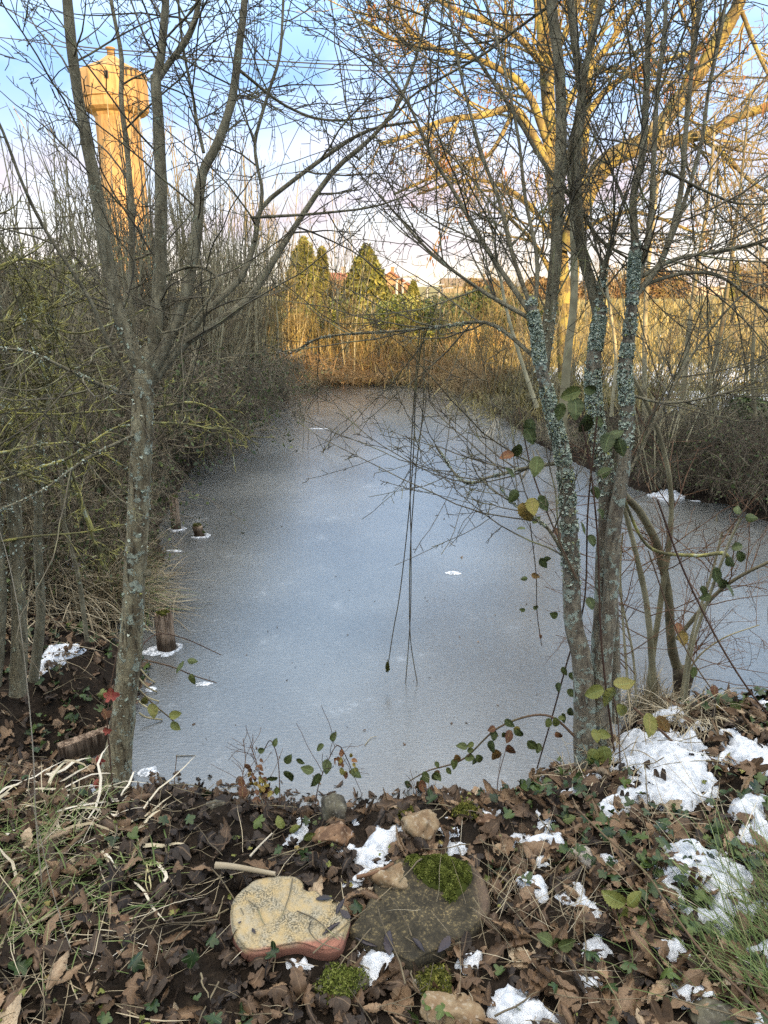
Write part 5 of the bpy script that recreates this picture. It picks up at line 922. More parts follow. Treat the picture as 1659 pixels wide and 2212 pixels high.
tuft('field_grass', MAT['field_grass'], [((a, py), .8 if py > 720 else 2.5, 420, .45 if py > 720 else .9, .012 if py > 720 else .03, 90, 120, 62, 18, .06, .55) for a in range(960, 1800, 70) for py in (790, 768, 748, 725, 700, 680)], 'rough golden grass of the field beyond the right bank')
tuft('bank_grass', MAT['field_grass'], [((a, py), .5, 200, .35, .006, 90, 120, 55, 22, .1, .3) for a in range(1100, 1800, 70) for py in (880, 850, 830, 815)], 'shaded rough grass on the right bank around the snow')
# ================================================================ LEAF LITTER
def near_pts(n, y0=.95, y1=3.9):
    y = rng.uniform(y0, y1, n); x = rng.uniform(-1, 1, n) * (y * .62 + .35); return x, y
def litter(n, y0, y1, size, rfun, temps, name, label, mat, dens=None, flip=.4, tilt=.35, zup=.03, cat='leaf litter'):
    x, y = near_pts(n, y0, y1); d = sdf(x, y); k = (d > -.03)
    if dens is not None: k &= rng.uniform(size=n) < dens(x, y)
    for Q in (ST1, ST2): k &= polysdf(x, y, Q) > -.004
    for Q in SNOWP[:22]: k &= (polysdf(x, y, Q) > -.004) | (rng.uniform(size=n) < .07)
    x, y = x[k], y[k]; K = len(x); z = Hs(x, y) + rng.uniform(.004, zup, K); b = Bag()
    scatter(b, temps, np.stack([x, y, z], 1), rng.uniform(0, 6.28, K), rng.normal(0, tilt, (K, 2)), rng.uniform(.55, 1.2, K) * size, rfun(x, y), flip)
    o = b.build(name, mat); tag(o, label, cat, kind='stuff'); return o
def wet(x, y):                                                         # the trodden centre left is darker and wetter
    return np.exp(-(((x + .42) / .40) ** 2 + ((y - 1.75) / .45) ** 2))
rb = lambda x, y: np.clip(rng.normal(.50, .22, len(x)) - .50 * wet(x, y), 0, 1)
litter(3600, .95, 3.9, .088, rb, LONG, 'leaf_litter', 'curled brown dead leaves covering the near banks', MAT['leaf_brown'], lambda x, y: (.30 + .7 * (fbm(x * 2.2, y * 2.2, 14, 3) > .45) * (y < 2.6)) * (1 - .6 * wet(x, y)))
litter(2600, .95, 3.6, .062, lambda x, y: np.clip(rb(x, y) - .12, 0, 1), MAPLE, 'leaf_litter', 'flat lobed dead leaves, dark and wet between the curled ones', MAT['leaf_brown'], None, .5, .4)
litter(5200, .95, 3.2, .026, lambda x, y: np.clip(rb(x, y) - .1, 0, 1), LONG + MAPLE, 'leaf_litter', 'broken leaf fragments on the dark soil', MAT['leaf_brown'], lambda x, y: .5 + .5 * wet(x, y), .5, .5, .015)
ivd = lambda x, y: np.clip(sstep(.25, .55, x) * sstep(1.35, 1.6, y) * .9 + sstep(.4, .9, x) * .35 + sstep(-.8, -1.2, x) * sstep(1.9, 2.3, y) + .10 + .5 * np.exp(-(((x + .05) / .22) ** 2 + ((y - 1.18) / .15) ** 2)), 0, 1) * (fbm(x * 4, y * 4, 55, 3) > .46)
litter(4200, .95, 3.9, .052, lambda x, y: np.clip(rng.normal(.42, .24, len(x)), 0, 1), IVY, 'ivy', 'dark ivy leaves creeping over both banks', MAT['leaf_ivy'], ivd, .1, .45, .06, 'ivy')
litter(900, .95, 2.4, .020, lambda x, y: np.clip(rng.normal(.85, .15, len(x)), 0, 1), IVY, 'weed_leaves', 'small bright green weed leaves among the litter', MAT['leaf_bramble'], lambda x, y: (fbm(x * 3, y * 3, 66, 3) > .52) * 1., .1, .4, .04, 'weeds')
# leaves one can pick out: each its own object
protoL = []
for q in range(12):
    V, F, uv = LONG[q % 8] if q < 8 else MAPLE[q % 4]; o = mk('fallen_leaf', (V - V.mean(0)), F, MAT['leaf_brown'], attrs={'rnd': np.full(len(V), [.55, .7, .4, .85, .62, .95, .5, .75, .35, .55, .25, .6][q]), 'uvl': uv}); protoL.append(o)
x, y = near_pts(900, 1.0, 2.5); d = sdf(x, y); k = d > .0
for Q in (ST1, ST2): k &= polysdf(x, y, Q) > .02
k &= rng.uniform(size=900) > .75 * wet(x, y)
for Q in SNOWP[:22]: k &= (polysdf(x, y, Q) > .02) | (rng.uniform(size=900) < .12)
x, y = x[k][:270], y[k][:270]; z = Hs(x, y); usedl = set()
for i_ in range(len(x)):
    j = int(rng.integers(0, 12)); o = protoL[j]
    if j in usedl: o = o.copy(); C.objects.link(o)
    usedl.add(j); sz = rng.uniform(.08, .15) * (1 if j < 8 else .55); o.location = (x[i_], y[i_], z[i_] + rng.uniform(.012, .035)); o.scale = (sz,) * 3; o.rotation_euler = (rng.normal(0, .4), rng.normal(0, .35), rng.uniform(0, 6.28))
    tag(o, 'large curled brown dead leaf lying on top of the leaf litter', 'leaf', 'large fallen leaves')
# twigs on the ground
x, y = near_pts(520, .95, 3.4); k = sdf(x, y) > .02; x, y = x[k], y[k]; K = len(x); a = rng.uniform(0, 6.28, K); L = rng.uniform(.05, .28, K); t = np.linspace(0, 1, 6)
P = np.stack([x[:, None] + np.cos(a)[:, None] * L[:, None] * t, y[:, None] + np.sin(a)[:, None] * L[:, None] * t, np.zeros((K, 6))], -1) + np.cumsum(rng.normal(0, .004, (K, 6, 3)), 1); P[:, :, 2] = Hs(P[:, :, 0], P[:, :, 1]) + rng.uniform(.01, .05, K)[:, None]
V, F = tubes(P, rng.uniform(.0008, .0028, K)[:, None] * np.linspace(1, .5, 6), 5); tag(mk('fallen_twigs', V, F, MAT['twig_thicket']), 'small fallen twigs crossing the leaf litter', 'twigs', kind='stuff')
def one_tube(name, px, z0, z1, r0, r1, mat, label, cat, parent=None, n=18, ice=False):
    P = []
    for i_, (a, b_) in enumerate(px): P.append(G(a, b_, z0 + (z1 - z0) * i_ / (len(px) - 1)))
    P, r_ = smooth_poly(P, n, np.linspace(r0, r1, len(px))); V, F = tubes(P[None], r_[None], 6); o = mk(name, V - (np.array(parent.location) if parent else 0), F, mat, parent); 
    return tag(o, label, cat) if not parent else o
for px, lab in [([(632, 1897), (626, 1930), (616, 1960), (606, 1985)], 'frosted upright twig lying on the beige slab'), ([(536, 1945), (555, 1960), (565, 1985), (572, 1998)], 'short curved twig at the left of the beige slab'), ([(642, 1968), (680, 1985), (710, 2010), (732, 2030)], 'longest twig crossing the beige slab to its right corner'), ([(672, 1990), (668, 2010), (690, 2035), (735, 2052)], 'bent twig near the red edge of the beige slab'), ([(520, 1962), (526, 1975)], 'tiny twig at the left rim of the beige slab')]:
    one_tube('twig', px, .418, .418, .0018, .0012, MAT['twig'], lab, 'twig')
# dark wet leaf scraps on the slabs
for i_, (px, py, s_, lab) in enumerate([(700, 1938, .045, 'black wet leaf in the notch of the beige slab'), (735, 1955, .05, 'black wet leaf at the right rim of the beige slab'), (745, 1972, .04, 'second black wet leaf at the right rim of the beige slab'), (715, 2003, .055, 'black square shaped wet leaf on the beige slab'), (548, 2009, .02, 'small dark leaf scrap on the left part of the beige slab'), (518, 1990, .012, 'tiny black scrap at the left rim of the beige slab'),
        (840, 2035, .07, 'dark purple wet leaf on the front edge of the dark slab'), (790, 2035, .06, 'dark wet leaf at the left corner of the dark slab'), (960, 2040, .06, 'dark wet leaf at the front right of the dark slab'), (905, 2040, .05, 'dark wet leaf at the middle of the dark slab front')]):
    V, F, uv = LONG[i_ % 8]; V = (V - V.mean(0)) * np.array([1.1, 1.3, .22]); V[:, 2] -= V[:, 2].min() * .7; o = mk('wet_leaf', V, F, MAT['wetleaf'] if 'wetleaf' in MAT else MAT.setdefault('wetleaf', simple('wet_leaf', [(.3, (.012, .009, .012)), (.7, (.04, .03, .035))], 30, .4, .5)), attrs={'rnd': np.full(len(V), .1), 'uvl': uv}); o.location = G(px, py, .42 if px < 760 else .405); o.location[2] = .4165 if px < 760 else .403; o.scale = (s_,) * 3; o.rotation_euler = (0, 0, i_ * 1.3); tag(o, lab, 'leaf')
# ================================================================ BRAMBLES AND SINGLE LEAVES
LM = {}
def leafmesh(kind, mat, rv):
    key = (kind, mat, rv)
    if key not in LM:
        V, F, uv = {'o': OVATE, 'i': IVY, 'l': LONG, 'm': MAPLE}[kind[0]][int(kind[1])]; me = mk('leaf', V, F, MAT[mat], attrs={'rnd': np.full(len(V), rv), 'uvl': uv}); LM[key] = me.data; bpy.data.objects.remove(me)
    return LM[key]
CR, CU, CF = np.array([1, 0, 0.]), np.array([0, sP, cP]), np.array([0, cP, -sP])
def put_leaf(parent, px, py, y, size_px, rot, mat='leaf_bramble', rv=.5, kind=None, jit=.35, name='leaf'):
    p, s = W(px, py, y); kind = kind or 'o%d' % rng.integers(0, 4); o = bpy.data.objects.new(name, leafmesh(kind, mat, rv)); C.objects.link(o); o.parent = parent
    size_px *= .88; a = math.radians(rot); X = nrm(CR * math.cos(a) + CU * math.sin(a) + CF * rng.normal(0, jit * .6)); Z = -CF + CU * .35 + rng.normal(0, jit, 3); Z = nrm(Z - X * (Z @ X)); Y = np.cross(Z, X)
    from mathutils import Matrix
    sz = size_px * s; Mx = Matrix(((X[0]*sz, Y[0]*sz, Z[0]*sz, p[0] - parent.location[0]), (X[1]*sz, Y[1]*sz, Z[1]*sz, p[1] - parent.location[1]), (X[2]*sz, Y[2]*sz, Z[2]*sz, p[2] - parent.location[2]), (0, 0, 0, 1))); o.matrix_local = Mx; return o
def bramble(label, pts, y0, y1, r0, r1, leaves, name='bramble_cane', thorn=True, cat='bramble', mat='cane', side=0, group=None):
    """leaves: (px, py, size px, angle, material, rnd)"""
    P, r_ = limb(pts, y0, y1, r0, r1, 40); o = thing(name, P[0], label, cat, group); b = Bag(); V, F = tubes(P[None], r_[None], 6); b.add(V, F)
    if side: 
        P1, R1 = grow(P[None], r_[None], side, (.1, .95), (.06, .22), (30, 70), .6, .0016, .0009, 6, .15, .0); V, F = tubes(P1, R1, 4); b.add(V, F)
    if thorn:
        P2, R2 = grow(P[None], r_[None] * .6, 40, (.02, .98), (.005, .009), (60, 90), 1, .0012, .0003, 3, .05, 0, 0); V, F = tubes(P2, R2, 3); b.add(V, F)
    b.build('stem', MAT[mat], o, np.array(o.location)); q, _ = limb(pts, y0, y1, r0, r1, 40)
    for lf in leaves:
        px, py, sz, rot, mt, rv = lf; w_ = np.array([W(px, py, yy)[0] for yy in (min(y0, y1), max(y0, y1))]); dd = np.linalg.norm(P - w_.mean(0), axis=1); j = dd.argmin()
        put_leaf(o, px, py, P[j, 1] - .01, sz, rot, mt, rv)
    return o
g_, t_, r__ = 'leaf_bramble', 'leaf_turning', 'leaf_red'
def along(pts, n, sz, mt=g_, hang=True, spread=12, frac=(.1, .95)):
    P = smooth_poly(np.array([(a, b_, 0) for a, b_ in pts], float), 60); out = []
    for i_ in range(n):
        q = P[int(rng.uniform(*frac) * 59)]; rv = float(round(np.clip(rng.normal(.4, .25), 0, 1), 1))
        for k in range(rng.integers(1, 4)): out.append((q[0] + rng.normal(0, spread), q[1] + rng.normal(spread * .6, spread * .6), sz * rng.uniform(.65, 1.2), rng.normal(-90, 45) if hang else rng.uniform(0, 360), mt if rng.uniform() < .8 else t_, rv))
    return out
arch = [(1252, 1600), (1180, 1545), (1080, 1570), (1000, 1640), (925, 1665), (880, 1690)]
bramble('thorny bramble arching left over the ice from the right tree foot', arch, 2.28, 2.5, 3.0, 1.2, [(1105, 1578, 34, -120, t_, .1), (1100, 1608, 38, -80, t_, .2), (1065, 1600, 36, -110, g_, .1), (1068, 1618, 46, -75, t_, .5), (1010, 1615, 30, 170, g_, .3), (1140, 1600, 36, -40, g_, .2), (1030, 1630, 30, -60, g_, .4)] + along(arch, 15, 27))
cn = [(1290, 900), (1270, 1100), (1262, 1300), (1225, 1430), (1195, 1540), (1160, 1660)]
bramble('long thin bramble hanging beside the left lichened stem to the ice', cn, 2.2, 2.5, 2, 1.5, [(1205, 1330, 28, 160, g_, .2), (1215, 1440, 26, -60, g_, .2), (1228, 1455, 30, -40, g_, .3), (1210, 1475, 26, -120, g_, .1), (1225, 1490, 30, -30, g_, .3), (1215, 1540, 26, -80, g_, .2), (1228, 1530, 30, -50, g_, .2), (1165, 1605, 26, -100, g_, .3), (1272, 1155, 34, -70, g_, .2), (1270, 1290, 34, -75, g_, .1), (1285, 1050, 34, -80, g_, .2)])
bramble('bramble with big dark leaves climbing between the lichened stems', [(1330, 1650), (1300, 1400), (1290, 1150), (1270, 980), (1240, 850)], 2.22, 2.25, 2.5, 1.5, [(1255, 845, 55, 190, g_, .6), (1262, 838, 42, -20, g_, .4), (1240, 858, 60, -85, g_, .2), (1270, 895, 62, -95, g_, .1), (1215, 870, 46, -100, g_, .3), (1285, 900, 34, -60, g_, .2), (1320, 935, 55, -110, g_, .05), (1338, 945, 50, -80, g_, .05), (1290, 1025, 40, 20, g_, .3), (1290, 1100, 38, -40, g_, .2), (1315, 940, 42, 20, g_, .1), (1255, 1128, 34, -70, g_, .3)])
bramble('bramble trio of large leaves turning brown left of the lichened stems', [(1245, 1250), (1200, 1150), (1150, 1020), (1120, 880)], 2.25, 2.3, 2, 1.3, [(1150, 905, 50, -110, g_, .1), (1135, 925, 46, -60, g_, .15), (1160, 985, 55, -95, g_, .5), (1125, 960, 48, -120, g_, .4), (1110, 980, 40, 200, t_, .3), (1150, 1075, 50, -90, t_, .8), (1130, 1085, 58, -80, t_, .6), (1165, 1070, 46, -60, g_, .2), (1120, 1060, 40, -130, g_, .3), (1112, 1030, 36, 150, g_, .2)])
bramble('thin hanging bramble with small leaves left of the right tree', [(1145, 1130), (1158, 1240), (1160, 1320), (1170, 1395)], 2.5, 2.8, 1.2, .9, [(1168, 1205, 30, -60, g_, .2), (1172, 1208, 22, 0, g_, .2), (1197, 1140, 36, -75, t_, .1), (1148, 1240, 22, -20, t_, .5), (1140, 1250, 18, 180, g_, .5), (1152, 1310, 20, -30, g_, .5), (1135, 1318, 16, 170, g_, .5), (1165, 1370, 14, -60, t_, .2), (1150, 1130, 26, 40, g_, .5), (1135, 1140, 24, 200, g_, .5)])
bramble('two big pale green leaves on a cane at the right tree foot', [(1340, 1660), (1335, 1560), (1322, 1490)], 2.15, 2.2, 1.5, 1.2, [(1325, 1478, 56, 5, g_, .9), (1328, 1485, 58, -110, g_, .85), (1305, 1490, 52, 190, g_, .8), (1335, 1520, 44, -60, g_, .85), (1282, 1575, 34, -80, g_, .85), (1290, 1580, 36, -20, g_, .8), (1305, 1610, 60, -80, g_, .7), (1290, 1620, 46, -120, g_, .75)])
bramble('tall pale cane with drooping leaves right of the ice shrub', [(1478, 1530), (1495, 1400), (1535, 1280), (1572, 1180), (1600, 1120)], 2.75, 2.6, 4, 2.5, [(1545, 1225, 44, -75, g_, .1), (1555, 1250, 40, -60, g_, .2), (1580, 1185, 34, 20, g_, .3), (1570, 1205, 38, -40, g_, .2), (1595, 1190, 36, -70, g_, .3), (1535, 1285, 32, 200, g_, .2), (1568, 1260, 40, -80, g_, .1), (1465, 1345, 30, -100, t_, .3), (1470, 1362, 40, -80, t_, .6), (1520, 1265, 28, -90, g_, .3), (1590, 1110, 30, 60, g_, .4), (1610, 1115, 34, -10, g_, .4)], mat='stem_thicket', thorn=False)
bramble('long dark bramble falling right across the bay to the bottom right', [(1420, 1080), (1480, 1240), (1560, 1400), (1640, 1520), (1720, 1600)], 2.5, 2.3, 2.2, 1.8, [(1545, 1480, 30, -100, t_, .1), (1550, 1500, 34, -70, g_, .1), (1555, 1520, 34, -100, t_, .6), (1562, 1550, 44, -75, t_, .9), (1545, 1545, 24, 190, t_, .7), (1580, 1515, 36, -50, g_, .4), (1500, 1440, 30, -95, g_, .3)])
bramble('second dark bramble parallel to the long one crossing the right bay', [(1400, 1190), (1470, 1380), (1560, 1520), (1660, 1640)], 2.5, 2.3, 1.6, 1.2, [])
bramble('reddish bramble lying across the snow on the right mound', [(1370, 1530), (1450, 1600), (1530, 1700), (1600, 1800), (1680, 1900)], 2.35, 1.75, 3.2, 2.6, [(1400, 1540, 60, -100, t_, .9), (1425, 1545, 52, -60, t_, .5), (1600, 1710, 52, 160, g_, .1), (1625, 1700, 46, 30, g_, .1), (1640, 1740, 46, -60, g_, .2), (1560, 1770, 44, -100, g_, .2), (1575, 1800, 36, -60, g_, .15)], side=6)
bramble('thin bramble over the snow from the tree foot to the lower right', [(1370, 1640), (1430, 1700), (1500, 1770), (1620, 1850)], 2.2, 1.8, 1.8, 1.4, [(1395, 1720, 30, -60, t_, .5)], side=4)
bramble('bramble holding one large green three part leaf above the snow', [(1660, 2200), (1520, 2060), (1440, 1950), (1390, 1880), (1300, 1800), (1240, 1740)], 1.15, 1.75, 3, 1.8, [(1350, 1955, 62, 150, g_, .75), (1354, 1955, 50, 35, g_, .8), (1350, 1958, 66, -100, g_, .7)])
bramble('arching cane with one pleated green leaf hanging before the flint', [(1180, 1790), (1215, 1770), (1250, 1790)], 1.9, 1.85, 1.5, 1, [(1250, 1785, 76, -100, g_, .35), (1255, 1790, 50, -70, g_, .5), (1215, 1770, 34, 20, g_, .4)])
bramble('low bramble with pale creamy leaves below the right tree', [(1150, 1850), (1180, 1740), (1230, 1700), (1300, 1690)], 1.95, 2.15, 1.4, 1, [(1225, 1710, 34, 80, t_, 1), (1240, 1720, 30, 0, t_, 1), (1222, 1745, 36, -70, g_, .9), (1200, 1755, 30, -130, g_, .9), (1295, 1670, 46, -80, g_, .5)] )
bramble('drooping dark leaf cane rising from the litter below the snow streak', [(1180, 2150), (1190, 2050), (1200, 2020)], 1.35, 1.4, 1.5, 1, [(1200, 2025, 56, -80, g_, .2), (1195, 2040, 50, 150, g_, .25), (1205, 2045, 48, 20, g_, .2), (1200, 2055, 60, -85, g_, .15)])
bramble('bramble twig over the ice right of the left trunk, upper of two', [(310, 1425), (370, 1440), (420, 1460), (468, 1475)], 2.6, 2.75, 2, 1, [(398, 1428, 34, -110, g_, .3), (405, 1425, 26, -10, g_, .4), (415, 1455, 30, -90, g_, .6)])
bramble('bramble twig over the ice right of the left trunk, lower of two', [(290, 1480), (330, 1520), (372, 1555), (380, 1570)], 2.5, 2.55, 2, 1, [(325, 1520, 38, -80, t_, .9), (315, 1505, 30, -110, g_, .9), (365, 1545, 34, 10, g_, .8), (370, 1560, 30, -40, g_, .7)])
bramble('dark bramble twig touching the ice beyond the nearest post', [(300, 1400), (340, 1370), (400, 1380), (478, 1415)], 2.8, 3.1, 1.4, .9, [])
bramble('thin ivy vine with red leaves climbing the left trunk', [(245, 1720), (238, 1640), (232, 1560), (240, 1480), (255, 1400)], 2.2, 2.28, 2, 1, [], thorn=False)
for px, py, sz, rot, mt, rv in [(240, 1505, 40, 90, r__, .7), (232, 1580, 24, 100, r__, .9), (228, 1545, 30, 110, t_, .2), (212, 1640, 28, -90, r__, .1), (205, 1695, 26, 60, r__, .3), (222, 1500, 30, 190, g_, .6)]:
    o = [q for q in bpy.data.objects if q.get('label', '').startswith('thin ivy vine')][0]; put_leaf(o, px, py, 2.17, sz * 1.1, rot, mt, rv, 'i%d' % rng.integers(0, 4), .2)
# withered plants in the middle of the near edge
bramble('withered brown seed stalk at the water edge, leftmost of the dead plants', [(522, 1738), (524, 1680), (530, 1640), (525, 1595)], 2.0, 2.15, 1.2, .8, [(522, 1725, 34, 85, t_, .1), (524, 1700, 26, 100, t_, .15), (530, 1650, 22, -60, t_, .1)] + along([(548, 1640), (565, 1700)], 9, 15, t_), name='withered_weed', cat='weed', thorn=False, side=14)
bramble('brown bent seed stalk beside the leftmost dead plant', [(575, 1745), (566, 1690), (552, 1640), (540, 1610)], 2.0, 2.15, 1.2, .8, [(570, 1700, 28, -80, t_, .3), (555, 1720, 30, -100, t_, .1)] + along([(545, 1630), (565, 1700)], 10, 14, t_), name='withered_weed', cat='weed', thorn=False, side=12)
bramble('small bramble sprout with round green leaves at the middle water edge', [(605, 1760), (604, 1700), (600, 1640), (585, 1600), (570, 1620)], 1.95, 2.1, 1.3, .9, [(620, 1665, 40, -80, g_, .2), (600, 1680, 30, 190, g_, .4), (618, 1650, 30, 60, g_, .2), (572, 1620, 24, 190, g_, .2), (590, 1612, 22, 60, g_, .3), (640, 1640, 24, -20, g_, .2), (600, 1700, 22, -100, g_, .6)], name='bramble_sprout', thorn=False)
bramble('drooping withered plant with grey green leaves right of the sprout', [(680, 1740), (690, 1690), (710, 1640), (730, 1610), (750, 1640), (765, 1680)], 1.95, 2.1, 1.3, .8, [(690, 1670, 40, -130, g_, .1), (705, 1640, 36, -90, g_, .1), (678, 1665, 34, 170, g_, .3), (700, 1610, 26, 200, g_, .2), (715, 1600, 26, 60, g_, .2), (760, 1660, 34, -40, g_, .3)] + along([(735, 1610), (765, 1690)], 9, 18, t_), name='withered_weed', cat='weed', thorn=False, side=14)
bramble('green three leaf sprig standing among the litter near the water', [(640, 1880), (625, 1840), (610, 1800)], 1.75, 1.8, 1.2, .9, [(610, 1790, 34, 110, g_, .7), (625, 1795, 30, 10, g_, .8), (650, 1830, 36, -60, g_, .7), (655, 1812, 34, 20, g_, .6)], name='bramble_sprout', thorn=False)
for k, (a, b_, c_) in enumerate([((925, 1765), (928, 1730), (926, 1690)), ((1080, 1750), (1075, 1690), (1095, 1610)), ((380, 1740), (376, 1700), (382, 1630)), ((888, 1790), (900, 1720), (896, 1700)), ((1000, 1770), (985, 1750), (975, 1700))]):
    bramble(['bare upright twig at the water edge near the beige flint', 'thin curved bare twig under the arching bramble', 'bare twig standing in the ice right of the left trunk', 'short bare twig above the small mossy rock', 'short leaning bare twig left of the mossy rock'][k], [a, b_, c_], 2.1, 2.2, 1.2, .8, [], name='bare_twig', cat='twig', thorn=False, side=3)
# hanging canes over the middle of the pond
for pts, y0, y1, lab in [([(912, 715), (898, 850), (893, 980), (882, 1120), (864, 1280), (850, 1360), (837, 1445)], 2.95, 3.3, 'hanging bare cane ending in a mossy clump on the ice'), ([(906, 712), (892, 900), (886, 1040), (888, 1200), (886, 1340), (876, 1478)], 2.95, 3.3, 'hanging bare cane at the middle, reaching lowest to the left'), ([(916, 712), (914, 880), (898, 1020), (886, 1200), (886, 1370), (902, 1480)], 2.95, 3.3, 'hanging bare cane at the middle, reaching lowest to the right')]:
    o = bramble(lab, pts, y0, y1, 1.5, 1.1, [], name='hanging_cane', thorn=False, mat='twig', cat='cane')
    if 'mossy' in lab:
        P = W(837, 1440, 3.28)[0] - np.array(o.location) + rng.normal(0, 1, (500, 3)) * np.array([.004, .004, .012]); V, F = face_cloud(P, .005); mk('moss_clump', V, F, MAT['moss_olive'], o, attrs={'rnd': np.repeat(rng.uniform(0, .6, 500), 4)})
# twig frozen in the pond and cut reeds
def spray(name, label, cat, stems, mat, r0, z=0.0):
    b = Bag(); p0 = None
    for pts in stems:
        y0 = G(*pts[0], z)[1]; P, r_ = limb(pts, y0, y0, r0, r0 * .4, 16); P[0, 2] = z - .01; V, F = tubes(P[None], r_[None], 5); b.add(V, F); p0 = P[0] if p0 is None else p0
    tag(b.build(name, MAT[mat]), label, cat)
spray('frozen_twig', 'forked bare twig frozen upright in the far ice', 'twig', [[(697, 978), (715, 950), (742, 918)], [(700, 972), (690, 955), (682, 938)], [(712, 953), (716, 935), (712, 925)], [(722, 940), (728, 930)]], 'twig', 1.2)
spray('frozen_stalk', 'pair of thin upright stalks in the far ice left of the forked twig', 'stalk', [[(654, 972), (656, 930), (652, 880)], [(665, 970), (667, 925), (668, 900)]], 'twig', .7)
spray('reed_bunch', 'pale cut reeds leaning together in the ice by the right bank', 'reeds', [[(1056, 945), (1066, 920), (1070, 902)], [(1064, 946), (1070, 920), (1074, 903)], [(1076, 946), (1076, 925), (1076, 905)], [(1086, 944), (1080, 925), (1074, 906)], [(1046, 944), (1060, 925), (1068, 910)]], 'straw_s' if 'straw_s' in MAT else MAT.setdefault('straw_s', simple('reed_pale', [(.3, (.3, .25, .17)), (.7, (.55, .5, .4))], 5)).name and 'straw_s', 2.2)
spray('reed_bunch', 'broken pale reeds behind the big leaves left of the lichened stems', 'reeds', [[(1160, 1010), (1155, 990), (1150, 970)], [(1170, 1010), (1166, 990), (1162, 975)], [(1178, 1008), (1165, 985), (1158, 970)], [(1130, 1030), (1145, 1000), (1155, 985)]], 'straw_s', 2.2)
spray('broken_reed', 'bent white reed standing under the sedge at the left', 'reed', [[(150, 1290), (146, 1200), (143, 1120), (146, 1070)], [(146, 1072), (165, 1110), (190, 1170), (196, 1190)]], 'straw_s', 2.4)
spray('broken_reed', 'small upright broken reeds in the right bay, nearer pair', 'reed', [[(1572, 1150), (1574, 1138)], [(1578, 1152), (1576, 1140)], [(1548, 1125), (1548, 1112)]], 'twig_thicket', 2.2)
spray('dry_stalk', 'very long pale grass stalk standing at the left edge', 'stalk', [[(95, 1960), (78, 1780), (70, 1600), (45, 1360), (20, 1220), (-10, 1120)]], 'straw_s', 1.6, .3)
spray('dry_stalk', 'pale grass stalk crossing in front of the left bank', 'stalk', [[(170, 2100), (120, 1950), (85, 1800), (60, 1700)]], 'straw_s', 1.3, .33)
one_tube('twig', [(380, 1633), (422, 1632)], .003, .003, .002, .0015, MAT['twig'], 'short straight twig lying on the near ice', 'twig')
one_tube('twig', [(788, 1610), (800, 1595), (814, 1590)], .003, .006, .002, .001, MAT['twig_thicket'], 'small curved twig lying on the middle ice', 'twig')
one_tube('bark_strip', [(465, 1870), (500, 1872), (550, 1880), (595, 1888)], .42, .42, .011, .006, MAT['straw_s'], 'pale strip of bark lying behind the beige slab', 'bark strip')
one_tube('stick', [(540, 1850), (560, 1828), (588, 1800)], .38, .40, .004, .0025, MAT['straw_s'], 'short pale stick leaning in the litter near the water', 'stick')
one_tube('stick', [(1430, 1585), (1480, 1620), (1540, 1645), (1580, 1650)], .40, .42, .008, .006, MAT['stem_thicket'], 'smooth grey stick on the snow of the right mound', 'stick')
one_tube('stick', [(770, 1895), (810, 1885), (850, 1865)], .43, .44, .006, .004, MAT['twig_red'], 'brown stick between the two slabs and the snow', 'stick')
for k in range(5):
    a = [(300, 1440 + 25 * k), (318, 1462 + 22 * k), (335 + 4 * k, 1475 + 20 * k)]; one_tube('stick', a, .05, .005, .005, .004, MAT['stem_thicket'], ['topmost', 'second', 'middle', 'fourth', 'lowest'][k] + ' of the short sticks poking into the ice behind the left trunk', 'stick')
# old board edging the dark gap of water at the left
P = [ground_px(130, 1600), ground_px(235, 1560)]; a, b_ = np.array([G(125, 1612, .10), G(238, 1572, .10)]); dv = nrm(b_ - a); nv = np.array([-dv[1], dv[0], 0]) * .02
V = np.array([a - nv + [0, 0, z] for z in (-.15, .0)] + [b_ - nv + [0, 0, z] for z in (-.15, .0)] + [a + nv + [0, 0, z] for z in (-.15, .004)] + [b_ + nv + [0, 0, z] for z in (-.15, .004)])
tag(mk('old_board', V, np.array([[0, 2, 3, 1], [4, 5, 7, 6], [1, 3, 7, 5], [0, 1, 5, 4], [2, 6, 7, 3]]), MAT['post'], smooth=False), 'old wet board edging the dark water gap left of the left trunk', 'board')
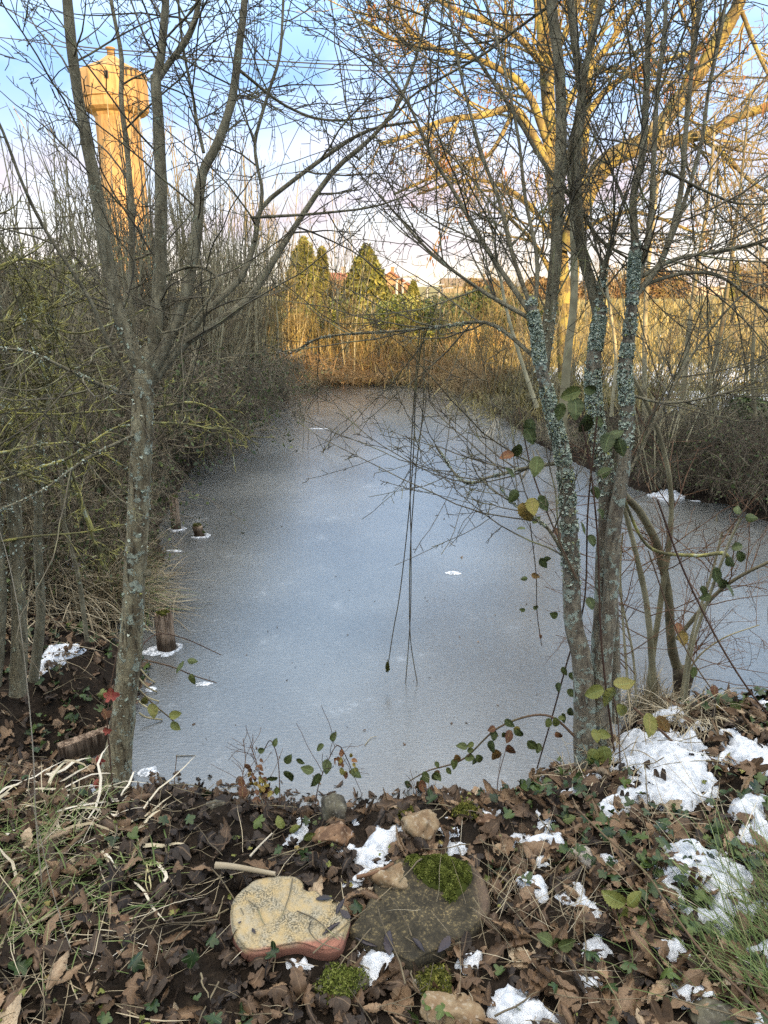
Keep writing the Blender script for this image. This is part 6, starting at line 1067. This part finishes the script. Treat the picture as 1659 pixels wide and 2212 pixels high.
# frost and leaf scraps on the ice
def rim(px, w_, h_, label, seed):
    c = G(px[0], px[1], 0); s = (c[1] / ray(*px)[1]) / FPX; k = 36; th = np.arange(k) / k * 6.2832; wob = .55 + .9 * fbm(np.cos(th) * 2 + seed, np.sin(th) * 2 + seed, seed, 3)
    V = [[0, 0, .006]] + [[math.cos(t_) * w_ * s * w1 * q, math.sin(t_) * h_ * s * 2.2 * w1 * q, z_] for q, z_ in ((.6, .006), (1, .0012)) for t_, w1 in zip(th, wob)]; i = np.arange(k); j = (i + 1) % k
    o = mk('frost_patch', V, [np.stack([i * 0, 1 + i, 1 + j], 1), np.stack([1 + i, 1 + k + i, 1 + k + j, 1 + j], 1)], MAT['ice_rim']); o.location = c; tag(o, label, 'frost patch')
for k, (px, w_, h_, lab) in enumerate([((980, 1238), 16, 5, 'white frost spot alone in the middle of the ice'), ((320, 1668), 22, 8, 'frosty bubbles on the ice right of the left trunk foot'), ((378, 1190), 18, 3, 'white frost fringe on the ice behind the left trunk'),
        ((330, 1410), 24, 6, 'frost tongue joining the nearest post to the bank'), ((325, 1490), 12, 5, 'frost fleck at the sticks behind the left trunk'), ((440, 1478), 18, 4, 'faint frost at the tip of the upper bramble twig'), ((1480, 1520), 14, 5, 'frost beside the stump of the right ice shrub'), ((1440, 1066), 22, 4, 'snow fringe on the ice at the right bank'), ((1520, 1082), 26, 4, 'snowy fringe along the right bank further right'), ((690, 926), 22, 2, 'pale frost line on the far ice by the forked twig')]):
    rim(px, w_, h_, lab, k + 3)
# leaves lying in the mush at the water edge
b = Bag(); n = 620; px = rng.uniform(300, 1000, n); x = []; 
P = np.array([G(a, 1722 + rng.normal(0, 22) + (min(a, 780) - 380) * .09, .004) for a in px]); K = len(P); scatter(b, LONG + MAPLE, P, rng.uniform(0, 6.28, K), rng.normal(0, .25, (K, 2)), rng.uniform(.02, .06, K), np.clip(rng.normal(.25, .2, K), 0, 1)); tag(b.build('leaf_litter', MAT['leaf_brown']), 'dark leaves frozen into the mush at the near water edge', 'leaf litter', kind='stuff')

n = 90; P = np.array([G(rng.uniform(380, 1250), 900 + 800 * rng.uniform() ** .8, .003) for _ in range(n)]); b = Bag(); scatter(b, LONG + MAPLE, P, rng.uniform(0, 6.28, n), rng.normal(0, .15, (n, 2)), rng.uniform(.006, .022, n), np.clip(rng.normal(.3, .2, n), 0, 1)); tag(b.build('ice_debris', MAT['leaf_brown']), 'tiny dark leaf scraps frozen on the pond ice', 'debris', kind='stuff')
